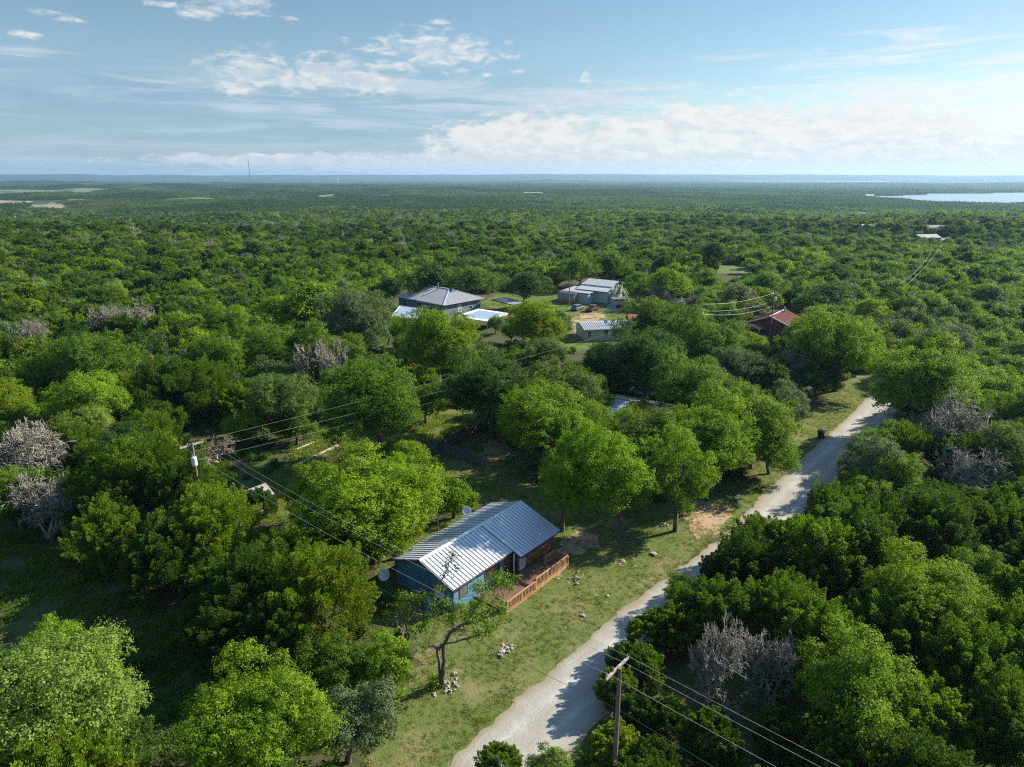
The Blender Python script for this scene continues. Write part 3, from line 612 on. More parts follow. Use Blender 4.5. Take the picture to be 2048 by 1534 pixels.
# ---------------------------------------------------------------- trees one can tell apart
# (crown x, crown y, crown half-width in the photograph, kind, hue, label, foot y or None)
HAND = [
 (70, 1425, 185, 'o', 'pale', 'large pale green elm filling the bottom left corner', None),
 (545, 1440, 150, 'o', 'bright', 'bright green broad-leaved tree at the bottom edge left of the rock heap by the lawn', None),
 (690, 1440, 95, 'o', 'grey', 'grey-green leafy tree at the bottom edge beside the lawn', None),
 (225, 1490, 75, 'j', 'olive', 'yellow-tipped shrubby tree on the right flank of the corner elm', None),
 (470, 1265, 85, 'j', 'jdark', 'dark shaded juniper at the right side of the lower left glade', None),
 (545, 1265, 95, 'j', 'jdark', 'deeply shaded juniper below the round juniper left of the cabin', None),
 (640, 1185, 125, 'j', 'jlime', 'big yellowish juniper just left of the blue cabin', None),
 (560, 1128, 92, 'j', 'jun', 'rounded juniper between the shed and the big yellowish juniper', None),
 (690, 1290, 90, 'o', 'green', 'mid-green oak below the big yellowish juniper', None),
 (770, 1320, 75, 'o', 'bright', 'leafy bright oak left of the crooked twin trunks', None),
 (415, 1052, 112, 'j', 'jlime', 'broad yellowish juniper below the transformer pole', None),
 (300, 950, 115, 'j', 'jun', 'tall green juniper left of the transformer pole', None),
 (225, 1010, 90, 'j', 'jdark', 'dark juniper on the upper rim of the lower left glade', None),
 (330, 1100, 100, 'j', 'jdark', 'dark juniper above the shaded glade', None),
 (90, 1010, 75, 'b', 'bare', 'dark leafless tree in shade at the upper left of the glade', None),
 (62, 915, 88, 'b', 'bare', 'wide grey leafless tree near the left edge', None),
 (180, 855, 65, 'o', 'pale', 'pale flowering tree right of the wide grey leafless tree', None),
 (10, 820, 70, 'o', 'lime', 'lime-green tree cut by the left edge', None),
 (170, 815, 80, 'o', 'bright', 'bright rounded tree behind the pale flowering tree', None),
 (255, 795, 60, 'o', 'bright', 'bright green tree left of the dark thicket', None),
 (90, 745, 75, 'o', 'green', 'mid-green domed tree in the left woods', None),
 (195, 735, 80, 'o', 'green', 'mid-green spreading tree right of the domed tree in the left woods', None),
 (345, 775, 85, 'j', 'jdark', 'dark juniper of the thicket behind the transformer pole', None),
 (410, 770, 70, 'j', 'jun', 'olive juniper of the thicket behind the dead fallen crown', None),
 (475, 835, 55, 'o', 'bright', 'bright young elm behind the dead fallen crown', None),
 (575, 785, 84, 'o', 'olive', 'olive oak with grey dead twigs left of the large rounded oak', None),
 (632, 742, 78, 'b', 'bare', 'grey leafless crown standing in the olive oak', None),
 (760, 810, 108, 'o', 'green', 'large rounded oak above the end of the wooden fence', None),
 (665, 705, 82, 'o', 'green', 'round oak at the left of the small grass patch', None),
 (715, 645, 80, 'o', 'grey', 'willow-like grey-green tree left of the slate-blue house', None),
 (430, 700, 70, 'o', 'bright', 'bright oak in the woods left of the bare earth', None),
 (268, 645, 44, 'b', 'bare', 'round grey leafless tree in the left woods', None),
 (205, 648, 44, 'b', 'bare', 'grey leafless tree left of the round leafless one', None),
 (68, 675, 46, 'b', 'bare', 'pale leafless tree low in the left woods', None),
 (590, 845, 42, 'o', 'green', 'slender young tree standing by the plank heap', None),
 (750, 1000, 152, 'o', 'lime', 'big lime-green elm overhanging the rear roof of the cabin', 1125),
 (650, 985, 72, 'o', 'lime', 'lime-green elm left of the big elm by the cabin', None),
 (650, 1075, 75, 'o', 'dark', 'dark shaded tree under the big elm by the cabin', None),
 (830, 935, 72, 'o', 'lime', 'lime-green tree in front of the fence corner', None),
 (785, 1040, 80, 'o', 'lime', 'lower lime-green bough tree at the back corner of the cabin roof', None),
 (876, 692, 90, 'o', 'lime', 'tall lime-green elm in front of the slate-blue house', None),
 (850, 790, 55, 'o', 'green', 'shaded oak at the foot of the tall lime-green elm', None),
 (1065, 655, 62, 'o', 'lime', 'round lime-green elm right of the flat white canopy', None),
 (985, 775, 95, 'o', 'dark', 'dark glossy tree above the long fence', None),
 (1110, 635, 45, 'o', 'dark', 'dark oak left of the pale cream house', None),
 (1085, 720, 55, 'o', 'olive', 'olive tree below the round lime-green elm', None),
 (1010, 690, 38, 'o', 'dark', 'small dark tree right of the white trailer home', None),
 (990, 640, 26, 'o', 'olive', 'thin olive tree in front of the flat white canopy', None),
 (935, 668, 34, 'o', 'olive', 'olive tree right of the tall lime-green elm', None),
 (800, 655, 36, 'o', 'green', 'mid-green tree below the carport', None),
 (1020, 655, 30, 'o', 'green', 'mid-green tree below the right corner of the flat canopy', None),
 (965, 700, 30, 'o', 'dark', 'dark bush-like tree over the trailer home', None),
 (1036, 617, 22, 'o', 'olive', 'slender tree beside the open shelter', None),
 (1150, 775, 82, 'o', 'olive', 'olive-green oak left of the corrugated roof', None),
 (1070, 850, 100, 'o', 'bright', 'bright oak right of the long fence', None),
 (1055, 900, 62, 'o', 'grey', 'grey-leaved oak with bare twigs beside the fence end', None),
 (1125, 925, 92, 'p', 'bright', 'oak on a dark trunk at the far end of the cabin', 1062),
 (1240, 935, 118, 'p', 'bright', 'tall oak of the lawn with a forked trunk', 1076),
 (1350, 940, 96, 'p', 'bright', 'oak leaning over the driveway', 1062),
 (1290, 865, 98, 'p', 'olive', 'spreading olive oak in front of the corrugated roof', None),
 (1205, 875, 84, 'p', 'bright', 'smaller oak between the two lawn oaks', None),
 (1165, 835, 70, 'o', 'bright', 'bright oak in front of the left end of the corrugated roof', None),
 (1268, 842, 44, 'o', 'bright', 'small bright oak against the corrugated roof', None),
 (513, 1006, 40, 'j', 'jdark', 'small dark juniper right of the garden shed front', None),
 (1345, 845, 75, 'o', 'green', 'mid-green oak over the right end of the corrugated roof', None),
 (1285, 885, 88, 'p', 'bright', 'leafy oak behind the forked lawn oak', None),
 (1455, 805, 75, 'o', 'green', 'mid-green oak left of the big bright roadside oak', None),
 (1300, 1268, 48, 'j', 'jun', 'juniper at the road edge above the near pole crossarm', None),
 (1262, 1335, 46, 'j', 'jdark', 'dark juniper at the road edge right behind the near pole', None),
 (395, 992, 55, 'j', 'jun', 'juniper hiding the foot of the transformer pole', None),
 (540, 700, 55, 'o', 'green', 'mid-green oak above the bare reddish earth', None),
 (1235, 1378, 44, 'j', 'jun', 'green juniper at the road edge left of the near pole', None),
 (1320, 1600, 90, 'j', 'jdark', 'dark juniper rising below the frame right of the road', None),
 (470, 1032, 40, 'j', 'jun', 'small juniper in front of the garden shed', None),
 (905, 985, 50, 'o', 'lime', 'lime-green elm bough between the fence and the cabin roof', None),
 (1500, 830, 118, 'o', 'bright', 'big bright oak hanging over the gravel road', 935),
 (1425, 885, 90, 'o', 'bright', 'bright oak behind the mailbox', 985),
 (1545, 880, 66, 'o', 'bright', 'roadside oak left of the wheeled bin', None),
 (1400, 765, 98, 'o', 'green', 'large mid-green oak behind the corrugated roof', None),
 (1300, 715, 88, 'o', 'dark', 'dark spreading oak over the parked white car', None),
 (1205, 725, 58, 'o', 'dark', 'dark oak below the pale cream house', None),
 (1420, 680, 90, 'o', 'green', 'broad oak in front of the red-roofed house', None),
 (1320, 660, 75, 'o', 'green', 'mid-green oak right of the pale cream house', None),
 (1520, 690, 40, 'o', 'bright', 'bright small tree hiding the foot of the red-roofed house', None),
 (1480, 745, 60, 'o', 'grey', 'grey-green oak left of the brown leafless tree', None),
 (1592, 735, 52, 'b', 'bare', 'brown leafless tree between the big oak and the giant elm', None),
 (1585, 800, 55, 'o', 'grey', 'grey-leaved bushy tree at the verge above the wheeled bin', None),
 (1610, 705, 42, 'o', 'olive', 'small olive tree below the giant elm', None),
 (1685, 675, 100, 'o', 'bright', 'giant spreading elm right of the red-roofed house', None),
 (1640, 745, 50, 'o', 'dark', 'dark tree under the giant elm', None),
 (1655, 585, 74, 'o', 'dark', 'dark green round-topped tree behind the giant elm', 631),
 (1735, 615, 48, 'o', 'lime', 'lime-green tree behind the giant elm on its right', None),
 (1790, 660, 34, 'b', 'bare', 'grey leafless thicket tree at the top of the road', None),
 (1850, 690, 55, 'o', 'bright', 'bright tree above the big lime-green roadside tree', None),
 (1900, 700, 60, 'o', 'grey', 'grey-green tree behind the big lime-green roadside tree', None),
 (1865, 770, 108, 'o', 'lime', 'big lime-green tree right of the top of the road', None),
 (1960, 790, 50, 'o', 'lime', 'lime-green tree at the right shoulder of the big roadside tree', None),
 (1840, 800, 48, 'o', 'dark', 'dark tree under the big lime-green roadside tree', None),
 (1905, 862, 84, 'b', 'bare', 'large silvery leafless tree right of the road', None),
 (1940, 950, 68, 'b', 'bare', 'second silvery leafless tree lower on the right', None),
 (1830, 865, 42, 'b', 'bare', 'small leafless tree left of the large silvery one', None),
 (1745, 880, 64, 'o', 'green', 'oak whose boughs reach over the road opposite the wheeled bin', None),
 (1805, 895, 70, 'j', 'jun', 'green juniper right of the roadside oak', None),
 (1830, 935, 45, 'o', 'grey', 'white-flowered silvery tree in the right woods', None),
 (1712, 965, 62, 'o', 'lime', 'lime-green elm at the right verge', None),
 (1770, 1000, 62, 'o', 'green', 'mid-green oak right of the lime-green verge elm', None),
 (1672, 1050, 55, 'o', 'green', 'pale oak below the lime-green verge elm', None),
 (1610, 1090, 78, 'j', 'jun', 'juniper on the right verge opposite the driveway', None),
 (1535, 1078, 66, 'j', 'jun', 'spiky juniper covering the road edge opposite the mailbox', None),
 (1462, 1146, 62, 'j', 'jdark', 'dark juniper at the right road edge', None),
 (1362, 1192, 46, 'o', 'bright', 'small bright oak beside the road', None),
 (1500, 1130, 85, 'j', 'jdark', 'dark juniper in the second row from the road', None),
 (1640, 1130, 85, 'j', 'jun', 'juniper in the middle of the right-hand woods', None),
 (1740, 1075, 75, 'j', 'jdark', 'dark juniper below the mid-green verge oak', None),
 (1860, 1050, 100, 'j', 'jdark', 'large dark juniper near the right edge', None),
 (1980, 1060, 75, 'j', 'jdark', 'dark juniper at the right edge', None),
 (2020, 980, 50, 'o', 'grey', 'grey-green tree cut by the right edge', None),
 (1350, 1262, 54, 'j', 'jun', 'juniper hanging over the road above the near pole', None),
 (1440, 1215, 85, 'j', 'jun', 'juniper above the pair of grey leafless trees', None),
 (1560, 1215, 95, 'j', 'jun', 'broad juniper right of the pair of grey leafless trees', None),
 (1640, 1290, 85, 'j', 'jun', 'juniper behind the bright elm of the lower right', None),
 (1740, 1180, 80, 'j', 'jdark', 'olive juniper left of the long lime-green elm', None),
 (1870, 1190, 110, 'o', 'lime', 'long lime-green elm in the lower right woods', None),
 (1980, 1230, 60, 'o', 'lime', 'lime-green elm right of the long elm', None),
 (1790, 1260, 95, 'j', 'jun', 'juniper below the long lime-green elm', None),
 (1930, 1320, 110, 'j', 'jun', 'big juniper near the lower right edge', None),
 (1450, 1312, 98, 'b', 'bare', 'grey leafless tree behind the near pole, left of the pair', None),
 (1552, 1332, 82, 'b', 'bare', 'grey leafless tree behind the near pole, right of the pair', None),
 (1720, 1375, 125, 'o', 'bright', 'bright wide elm in the lower right woods', None),
 (1880, 1435, 95, 'j', 'jlime', 'yellowish juniper in the lower right corner', None),
 (1800, 1480, 75, 'o', 'bright', 'bright elm at the bottom right', None),
 (2000, 1440, 90, 'j', 'jun', 'juniper in the bottom right corner', None),
 (1690, 1500, 80, 'j', 'jun', 'juniper at the bottom edge left of the bright elm', None),
 (1275, 1325, 50, 'j', 'jun', 'small juniper touching the near pole crossarm', None),
 (1230, 1500, 55, 'j', 'jlime', 'yellowish juniper at the foot of the near pole', None),
 (1310, 1530, 55, 'j', 'jdark', 'dark juniper right of the foot of the near pole', None),
 (1000, 1530, 45, 'j', 'jun', 'pointed juniper at the bottom edge on the road', None),
 (1100, 1530, 55, 'o', 'pale', 'pale elm top at the bottom edge beside the road', None),
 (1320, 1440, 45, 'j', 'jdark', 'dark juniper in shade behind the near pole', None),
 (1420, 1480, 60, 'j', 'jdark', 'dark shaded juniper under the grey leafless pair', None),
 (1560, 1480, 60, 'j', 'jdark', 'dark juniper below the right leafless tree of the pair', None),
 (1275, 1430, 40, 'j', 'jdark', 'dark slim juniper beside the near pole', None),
 (765, 545, 34, 'o', 'lime', 'lime-green elm behind the slate-blue house', None),
 (815, 552, 32, 'o', 'lime', 'lime-green elm over the chimney of the slate-blue house', None),
 (870, 548, 60, 'o', 'dark', 'dark round tree behind the slate-blue house', None),
 (945, 552, 52, 'o', 'olive', 'olive round tree right of the dark one behind the slate-blue house', None),
 (1050, 562, 50, 'o', 'dark', 'dark oak left of the far utility pole', None),
 (1160, 530, 45, 'o', 'green', 'mid-green tree behind the pale green house', None),
 (1225, 520, 45, 'o', 'green', 'mid-green tree above the roof of the pale green house', None),
 (1330, 555, 52, 'o', 'bright', 'bright elm right of the pale green house', None),
 (1275, 560, 40, 'o', 'green', 'oak behind the porch of the pale green house', None),
 (1320, 590, 28, 'b', 'bare', 'brown leafless tree beside the horse trailer', None),
 (1385, 605, 20, 'b', 'bare', 'small leafless tree behind the beige shed', None),
 (1425, 500, 42, 'o', 'dark', 'dark round tree left of the small meadow', None),
 (1475, 585, 50, 'o', 'grey', 'tall grey-green tree with bare limbs behind the wires', None),
 (1330, 615, 32, 'o', 'lime', 'lime-green tree in front of the beige shed', None),
 (1530, 560, 45, 'o', 'green', 'mid-green oak behind the red-roofed house', None),
 (620, 590, 70, 'o', 'bright', 'bright oak left of the willow-like tree', None),
 (550, 610, 50, 'o', 'lime', 'lime-green oak in the woods left of the slate-blue house', None),
 (470, 640, 48, 'o', 'bright', 'bright oak at the edge of the left woods', None),
]
CZ = {'p': 1.2, 'o': 1.12, 'j': .92, 'b': 1.0}
for (cx, cyy, r, k, h, lab, foot) in HAND:
    if foot:
        b = at(cx, foot, 0); R = r / FPX * (b.y * CP + 32 * SP); z = on_plane(cx, cyy, b.y).z; zs = z / (CZ[k] * R); x, y = b.x, b.y
    else:
        R = 3.0
        for _ in range(12): z = CZ[k] * R; p = at(cx, cyy, z); R = r / FPX * (p.y * CP - (z - CAMH) * SP)
        x, y, zs = p.x, p.y, 1.0
    plant(k, h, x, y, R * .95, zs, None, lab, 'trees one can tell apart' if False else None, whole=(y > 150 and k != 'b'))

# ---------------------------------------------------------------- fill woods up to 330 m: nearest as single trees, rest as the forest
ROADVIS = [(1080, 1534), (1180, 1415), (1235, 1330), (1285, 1250), (1300, 1195), (1362, 1132), (1430, 1075), (1490, 1022), (1560, 1000), (1620, 1005), (1650, 950), (1710, 915), (1770, 825), (1785, 760), (1740, 770), (1640, 880), (1500, 1000), (1350, 1140), (1100, 1340), (950, 1534)]
PROT = [ROADVIS, LAWN, BACK, GLADE, YARD, MEADOW, SIDEYARD,
        [(770, 1120), (907, 1190), (1010, 1235), (1145, 1140), (1130, 1060), (1047, 1000), (985, 1003)],
        [(775, 650), (785, 585), (850, 568), (900, 578), (975, 594), (1030, 620), (1020, 650), (960, 660)],
        [(1115, 640), (1118, 570), (1180, 550), (1270, 562), (1285, 610), (1350, 595), (1375, 620), (1290, 655), (1160, 680)],
        [(1490, 665), (1492, 640), (1570, 612), (1605, 650), (1590, 668)], [(1200, 830), (1205, 785), (1260, 795), (1385, 820), (1320, 825), (1260, 810)],
        [(1365, 1420), (1365, 1260), (1450, 1225), (1610, 1250), (1625, 1400), (1500, 1430)], [(940, 715), (942, 683), (1000, 690), (1000, 712)], [(465, 1010), (465, 965), (520, 965), (525, 1015)], [(1205, 1350), (1275, 1320), (1250, 1470), (1215, 1470)],
        [(355, 900), (355, 872), (420, 872), (430, 930), (375, 945)], [(370, 970), (360, 840), (510, 850), (530, 960), (430, 985)], [(1245, 795), (1240, 745), (1290, 770), (1290, 800)], [(1480, 1010), (1465, 985), (1490, 985)], [(1625, 890), (1625, 850), (1660, 850)]]
LAND = [(490, 985, 'the small shed'), (385, 900, 'the transformer pole'), (440, 890, 'the dead fallen crown'), (880, 590, 'the slate-blue house'), (1190, 580, 'the pale green house'), (1220, 665, 'the pale cream house'), (1545, 640, 'the red-roofed house'),
        (1290, 805, 'the corrugated roof'), (1640, 865, 'the wheeled bin'), (1475, 995, 'the mailbox'), (1240, 1400, 'the near pole'), (150, 1150, 'the lower left glade'), (70, 910, 'the wide grey leafless tree'), (630, 905, 'the squared timber beam'), (760, 810, 'the large rounded oak'),
        (1905, 850, 'the large silvery leafless tree'), (1870, 1190, 'the long lime-green elm'), (1720, 1375, 'the bright wide elm'), (1490, 1310, 'the grey leafless pair'), (1685, 675, 'the giant elm'), (1865, 770, 'the big roadside tree'), (270, 650, 'the round leafless tree'), (520, 725, 'the bare reddish earth'),
        (715, 645, 'the willow-like tree'), (1650, 585, 'the dark round-topped tree'), (1465, 538, 'the small meadow'), (1840, 530, 'the far wires'), (90, 745, 'the domed tree'), (765, 545, 'the elms behind the slate-blue house'), (1425, 500, 'the dark tree by the meadow'), (970, 427, 'the white barn'), (70, 1425, 'the corner elm'), (545, 1440, 'the bright bottom tree')]
used = {h[5]: 1 for h in HAND}
def fill_label(hue, k, R, px, py):
    kind = {'j': 'juniper', 'b': 'leafless tree', 'o': 'elm' if hue in ('lime', 'bright', 'pale') else 'oak'}[k]
    size = 'small' if R < 2.2 else 'middling' if R < 2.8 else 'large'
    near = sorted(LAND, key=lambda l: math.hypot(px - l[0], (py - l[1]) * 1.6))[:4]
    def rel(l):
        dx, dy = px - l[0], (py - l[1]) * 1.6; d = math.hypot(dx, dy); pre = 'just ' if d < 70 else 'well ' if d > 190 else ''
        return pre + (('right of ' if dx > 0 else 'left of ') if abs(dx) > abs(dy) else ('below ' if dy > 0 else 'behind ')) + l[2]
    base = f'{size} {HWORD[hue]} {kind}'
    for c in [f'{base} {rel(near[0])}', f'{base} {rel(near[0])}, {rel(near[1])}', f'{base} {rel(near[0])}, {rel(near[2])}', f'{base} {rel(near[1])}, {rel(near[2])}', f'{base} {rel(near[0])}, {rel(near[3])}', f'{base} {rel(near[1])}, {rel(near[3])}']:
        if len(c.split()) <= 16 and c not in used: used[c] = 1; return c
    return f'{base} {rel(near[0])}'
def free(x, y, zc, zt, R):
    ok = np.ones(len(x), bool)
    for zz in (0 * x, zc, zt):
        px, py, dep = proj(x, y, zz)
        for p in PROT: ok &= ~inpoly(px, py, p)
    px, py, dep = proj(x, y, zc); rr = R * FPX / dep
    for s in (-.7, .7):
        for p in PROT: ok &= ~inpoly(px + s * rr, py, p)
    ok &= ~inpoly(x, y, ROADPOLY)
    return ok
def grid(s, y0, y1, jit=.42, slope=.86, extra=16):
    xs = np.arange(-y1 * slope - extra, y1 * slope + extra, s); ys = np.arange(y0, y1, s); X, Y = np.meshgrid(xs, ys); X[::2] += s / 2
    X = X.ravel() + rng.uniform(-jit, jit, X.size) * s; Y = Y.ravel() + rng.uniform(-jit, jit, Y.size) * s
    k = np.abs(X) < Y * slope + extra; return X[k], Y[k]
def pick_kind(px, py, n):
    u = rng.uniform(0, 1, n); w = rng.uniform(0, 1, n); kinds, hues = [], []
    for i in range(n):
        right = px[i] > 1250 and py[i] > 950
        lush = (550 < px[i] < 1780 and py[i] > 540 and not right) or (px[i] > 1400 and 420 < py[i] < 950)
        pj, pb = (.72, .03) if right else (.18, .03) if lush else (.48, .10)
        if px[i] < 560 and py[i] > 950: pj = .8
        if u[i] < pj: k = 'j'; h = 'jdark' if w[i] < .5 else 'jun' if w[i] < .88 else 'jlime'
        elif u[i] < pj + pb: k = 'b'; h = 'bare'
        elif py[i] == 460 and w[i] > .84: k = 'o'; h = 'grey' if w[i] < .95 else 'pale'
        else: k = 'o'; h = ('green' if w[i] < .3 else 'bright' if w[i] < .58 else 'olive' if w[i] < .72 else 'dark' if w[i] < .86 else 'lime' if w[i] < .94 else 'grey')
        kinds.append(k); hues.append(h)
    return kinds, hues
FX, FY = grid(4.5, 16, 335)
FR = rng.uniform(1.7, 3.3, len(FX)) * np.where(FY > 120, 1.25, 1.25)
o_ = np.argsort(np.hypot(FX, FY)); FX, FY, FR = FX[o_], FY[o_], FR[o_]
ok = free(FX, FY, FR * 1.0, FR * 1.9, FR)
T = np.array([(t[0], t[1], t[2]) for t in TREES])
dmin = np.min(np.hypot(FX[:, None] - T[None, :, 0], FY[:, None] - T[None, :, 1]) - .52 * T[None, :, 2] - .45 * FR[:, None], axis=1)
HOUSES = [(at(x, y, 0), r) for x, y, r in [(940, 1130, 9.5), (880, 625, 15), (975, 650, 7), (1215, 595, 12), (1225, 672, 11), (1550, 660, 9), (1290, 845, 9), (975, 705, 7), (1350, 615, 5)]]
for c_, r_ in HOUSES: ok &= np.hypot(FX - c_.x, FY - c_.y) > r_
ok &= (dmin > 0)
FX, FY, FR = FX[ok], FY[ok], FR[ok]
PX, PY, DEP = proj(FX, FY, FR)
KI, HU = pick_kind(PX, PY, len(FX))
LIM = {'juniper': 285, 'oak': 230, 'elm': 215, 'bare': 60}; CNT = {k: 0 for k in LIM}
REST = []
for i in range(len(FX)):
    k, h, R = KI[i], HU[i], float(FR[i]); 
    if k == 'b': R = min(R, 2.6)
    if k == 'b' and PY[i] > 880: k, h = 'j', 'jdark'
    c = {'j': 'juniper', 'b': 'bare', 'o': 'elm' if h in ('lime', 'bright', 'pale') else 'oak'}[k]
    vis = -60 < PX[i] < 2110 and PY[i] < 1640
    if CNT[c] < LIM[c] and FY[i] < 235 and vis:
        CNT[c] += 1; g = {'juniper': 'junipers in the woods', 'oak': 'oaks in the woods', 'elm': 'elms in the woods', 'bare': 'leafless trees in the woods'}[c]
        plant(k, h, float(FX[i]), float(FY[i]), R, random.uniform(.85, 1.15), None, fill_label(h, k, R, PX[i], PY[i]), g, whole=FY[i] > 105)
    elif FY[i] > 90: REST.append((FX[i], FY[i], R, k, h))
print('single trees', len(TREES), CNT, 'rest', len(REST))

# ---------------------------------------------------------------- forest, undergrowth and grass: masses nobody could count
def get_np(me):
    n = len(me.vertices); v = np.empty(n * 3, np.float32); me.vertices.foreach_get('co', v); q = np.empty(len(me.loops), np.int32); me.loops.foreach_get('vertex_index', q)
    a = np.zeros(len(me.polygons), np.float32)
    if 'leafv' in me.attributes: me.attributes['leafv'].data.foreach_get('value', a)
    mi = np.zeros(len(me.polygons), np.int32); me.polygons.foreach_get('material_index', mi)
    return v.reshape(-1, 3), q.reshape(-1, 4), a, mi
def scatter(name, protos, pts, label, mats, cat):
    """one object: its mesh holds the plant shapes and the points where they stand; geometry nodes put the shapes on the points"""
    V, Q, A, MI, PID = [], [], [], [], []; o = 0
    for k, (v, q, a, mi) in enumerate(protos): V.append(v); Q.append(q + o); A.append(a); MI.append(mi); PID.append(np.full(len(v), k + 1)); o += len(v)
    P = np.array([p[:3] for p in pts], np.float32); V.append(P); PID.append(np.zeros(len(P)))
    V = np.vstack(V); me = np_mesh(name, V, np.vstack(Q), mats, np.concatenate(A), np.concatenate(MI)); n0 = o; n = len(V)
    def attr(nm, typ, arr, d):
        full = np.zeros((n, d), np.float32); full[n0:] = np.asarray(arr, np.float32).reshape(-1, d); a = me.attributes.new(nm, typ, 'POINT')
        a.data.foreach_set('color' if typ == 'FLOAT_COLOR' else 'vector' if typ == 'FLOAT_VECTOR' else 'value', full.ravel())
    a = me.attributes.new('proto', 'INT', 'POINT'); a.data.foreach_set('value', np.concatenate(PID).astype(np.int32))
    attr('pick', 'FLOAT', [p[3] for p in pts], 1); attr('rotv', 'FLOAT_VECTOR', [p[4] for p in pts], 3); attr('sclv', 'FLOAT_VECTOR', [p[5] for p in pts], 3); attr('tint', 'FLOAT_COLOR', [(*p[6], 1) for p in pts], 4)
    ng = bpy.data.node_groups.new(name, 'GeometryNodeTree'); ng.interface.new_socket('Geometry', in_out='INPUT', socket_type='NodeSocketGeometry'); ng.interface.new_socket('Geometry', in_out='OUTPUT', socket_type='NodeSocketGeometry')
    gi = nd(ng, 'NodeGroupInput'); go = nd(ng, 'NodeGroupOutput'); jn = nd(ng, 'GeometryNodeJoinGeometry')
    def named(nm, typ): x = nd(ng, 'GeometryNodeInputNamedAttribute', data_type=typ); x.inputs[0].default_value = nm; return x.outputs[0]
    pr = named('proto', 'INT'); pk = named('pick', 'FLOAT'); ro = named('rotv', 'FLOAT_VECTOR'); sl = named('sclv', 'FLOAT_VECTOR')
    def near(src, k): return mth(ng, 'COMPARE', src, float(k), .25)
    sp = nd(ng, 'GeometryNodeSeparateGeometry', domain='POINT'); lk(ng, gi.outputs[0], sp.inputs[0]); lk(ng, near(pr, 0), sp.inputs[1])
    for k in range(len(protos)):
        s2 = nd(ng, 'GeometryNodeSeparateGeometry', domain='POINT'); lk(ng, gi.outputs[0], s2.inputs[0]); lk(ng, near(pr, k + 1), s2.inputs[1])
        ip = nd(ng, 'GeometryNodeInstanceOnPoints'); lk(ng, sp.outputs[0], ip.inputs['Points']); lk(ng, near(pk, k), ip.inputs['Selection']); lk(ng, s2.outputs[0], ip.inputs['Instance'])
        e2r = nd(ng, 'FunctionNodeEulerToRotation'); lk(ng, ro, e2r.inputs[0]); lk(ng, e2r.outputs[0], ip.inputs['Rotation']); lk(ng, sl, ip.inputs['Scale']); lk(ng, ip.outputs[0], jn.inputs[0])
    lk(ng, jn.outputs[0], go.inputs[0])
    ob = bpy.data.objects.new(name, me); COL.objects.link(ob); md = ob.modifiers.new('scatter', 'NODES'); md.node_group = ng
    return tag(ob, label, cat, None, 'stuff')
mids = [get_np(WHOLE['broad'][i][1]) for i in range(3)] + [get_np(WHOLE['juniper'][i][1]) for i in range(3)] + [get_np(WHOLE['bare'][0][1])]
v_, q_, a_, mi_ = mids[6]; mids[6] = (v_, q_, a_, np.full(len(q_), 2, np.int32))
MR = [WHOLE['broad'][i][0] for i in range(3)] + [WHOLE['juniper'][i][0] for i in range(3)] + [2.8]
def lowtree(seed, R, n, leaf, jun):
    V, Q, a, tv, tq = (juniper(seed, R, n, leaf, K=14) if jun else broad(seed, R, n, leaf, K=13, clus=4)); return V, Q, a, np.zeros(len(Q), np.int32)
lows = [lowtree(500 + i, 3.0, 420, .95, i >= 3) for i in range(6)]
def clump(seed):
    g = np.random.default_rng(seed); VV, QQ, AA, o = [], [], [], 0
    for i in range(64):
        v, q, a, _ = lowtree(seed * 100 + i, g.uniform(2.4, 4.2), 60, 2.2, g.uniform() < .5); off = np.array([(i % 8) * 6 - 21 + g.uniform(-2.6, 2.6), (i // 8) * 6 - 21 + g.uniform(-2.6, 2.6), 0])
        VV.append(v + off); QQ.append(q + o); AA.append(np.clip(a * .5 + g.uniform(-.2, .7), -.3, 1.2)); o += len(v)
    Q = np.vstack(QQ); return np.vstack(VV), Q, np.concatenate(AA), np.zeros(len(Q), np.int32)
clumps = [clump(7), clump(8), clump(9)]
protos = mids + lows + clumps; PRR = MR + [3.0] * 6
FTINT = {'lime': 'lime', 'bright': 'bright'}
def fpoint(x, y, R, k, h, low):
    idx = 6 if k == 'b' else (random.randrange(3) + (0 if k == 'o' else 3)); idx = idx + 7 if low and k != 'b' else idx
    s = R / PRR[idx]; hh = HUES[h] if k != 'b' else (1, 1, 1); j = random.uniform(.8, 1.2)
    return (x, y, Hs(x, y) - .1, idx, (0, 0, random.uniform(0, 6.28)), (s, s, s * random.uniform(.7, 1.15)), tuple(c * j for c in hh))
pts = [fpoint(*r, low=False) for r in REST]
def clear_far(X, Y):
    k = np.ones(len(X), bool)
    for p in FIELDS + [LAKE, INLET]: k &= ~inpoly(X, Y, p)
    return k
FARH = [(p_.x, p_.y, r) for p_, r in [(far_at(x, y), r) for x, y, r in [(970, 427, 26), (1720, 431, 20), (1887, 432, 24), (1960, 437, 24), (2015, 441, 22), (1863, 464, 16), (1848, 481, 14), (1740, 459, 12)]]]
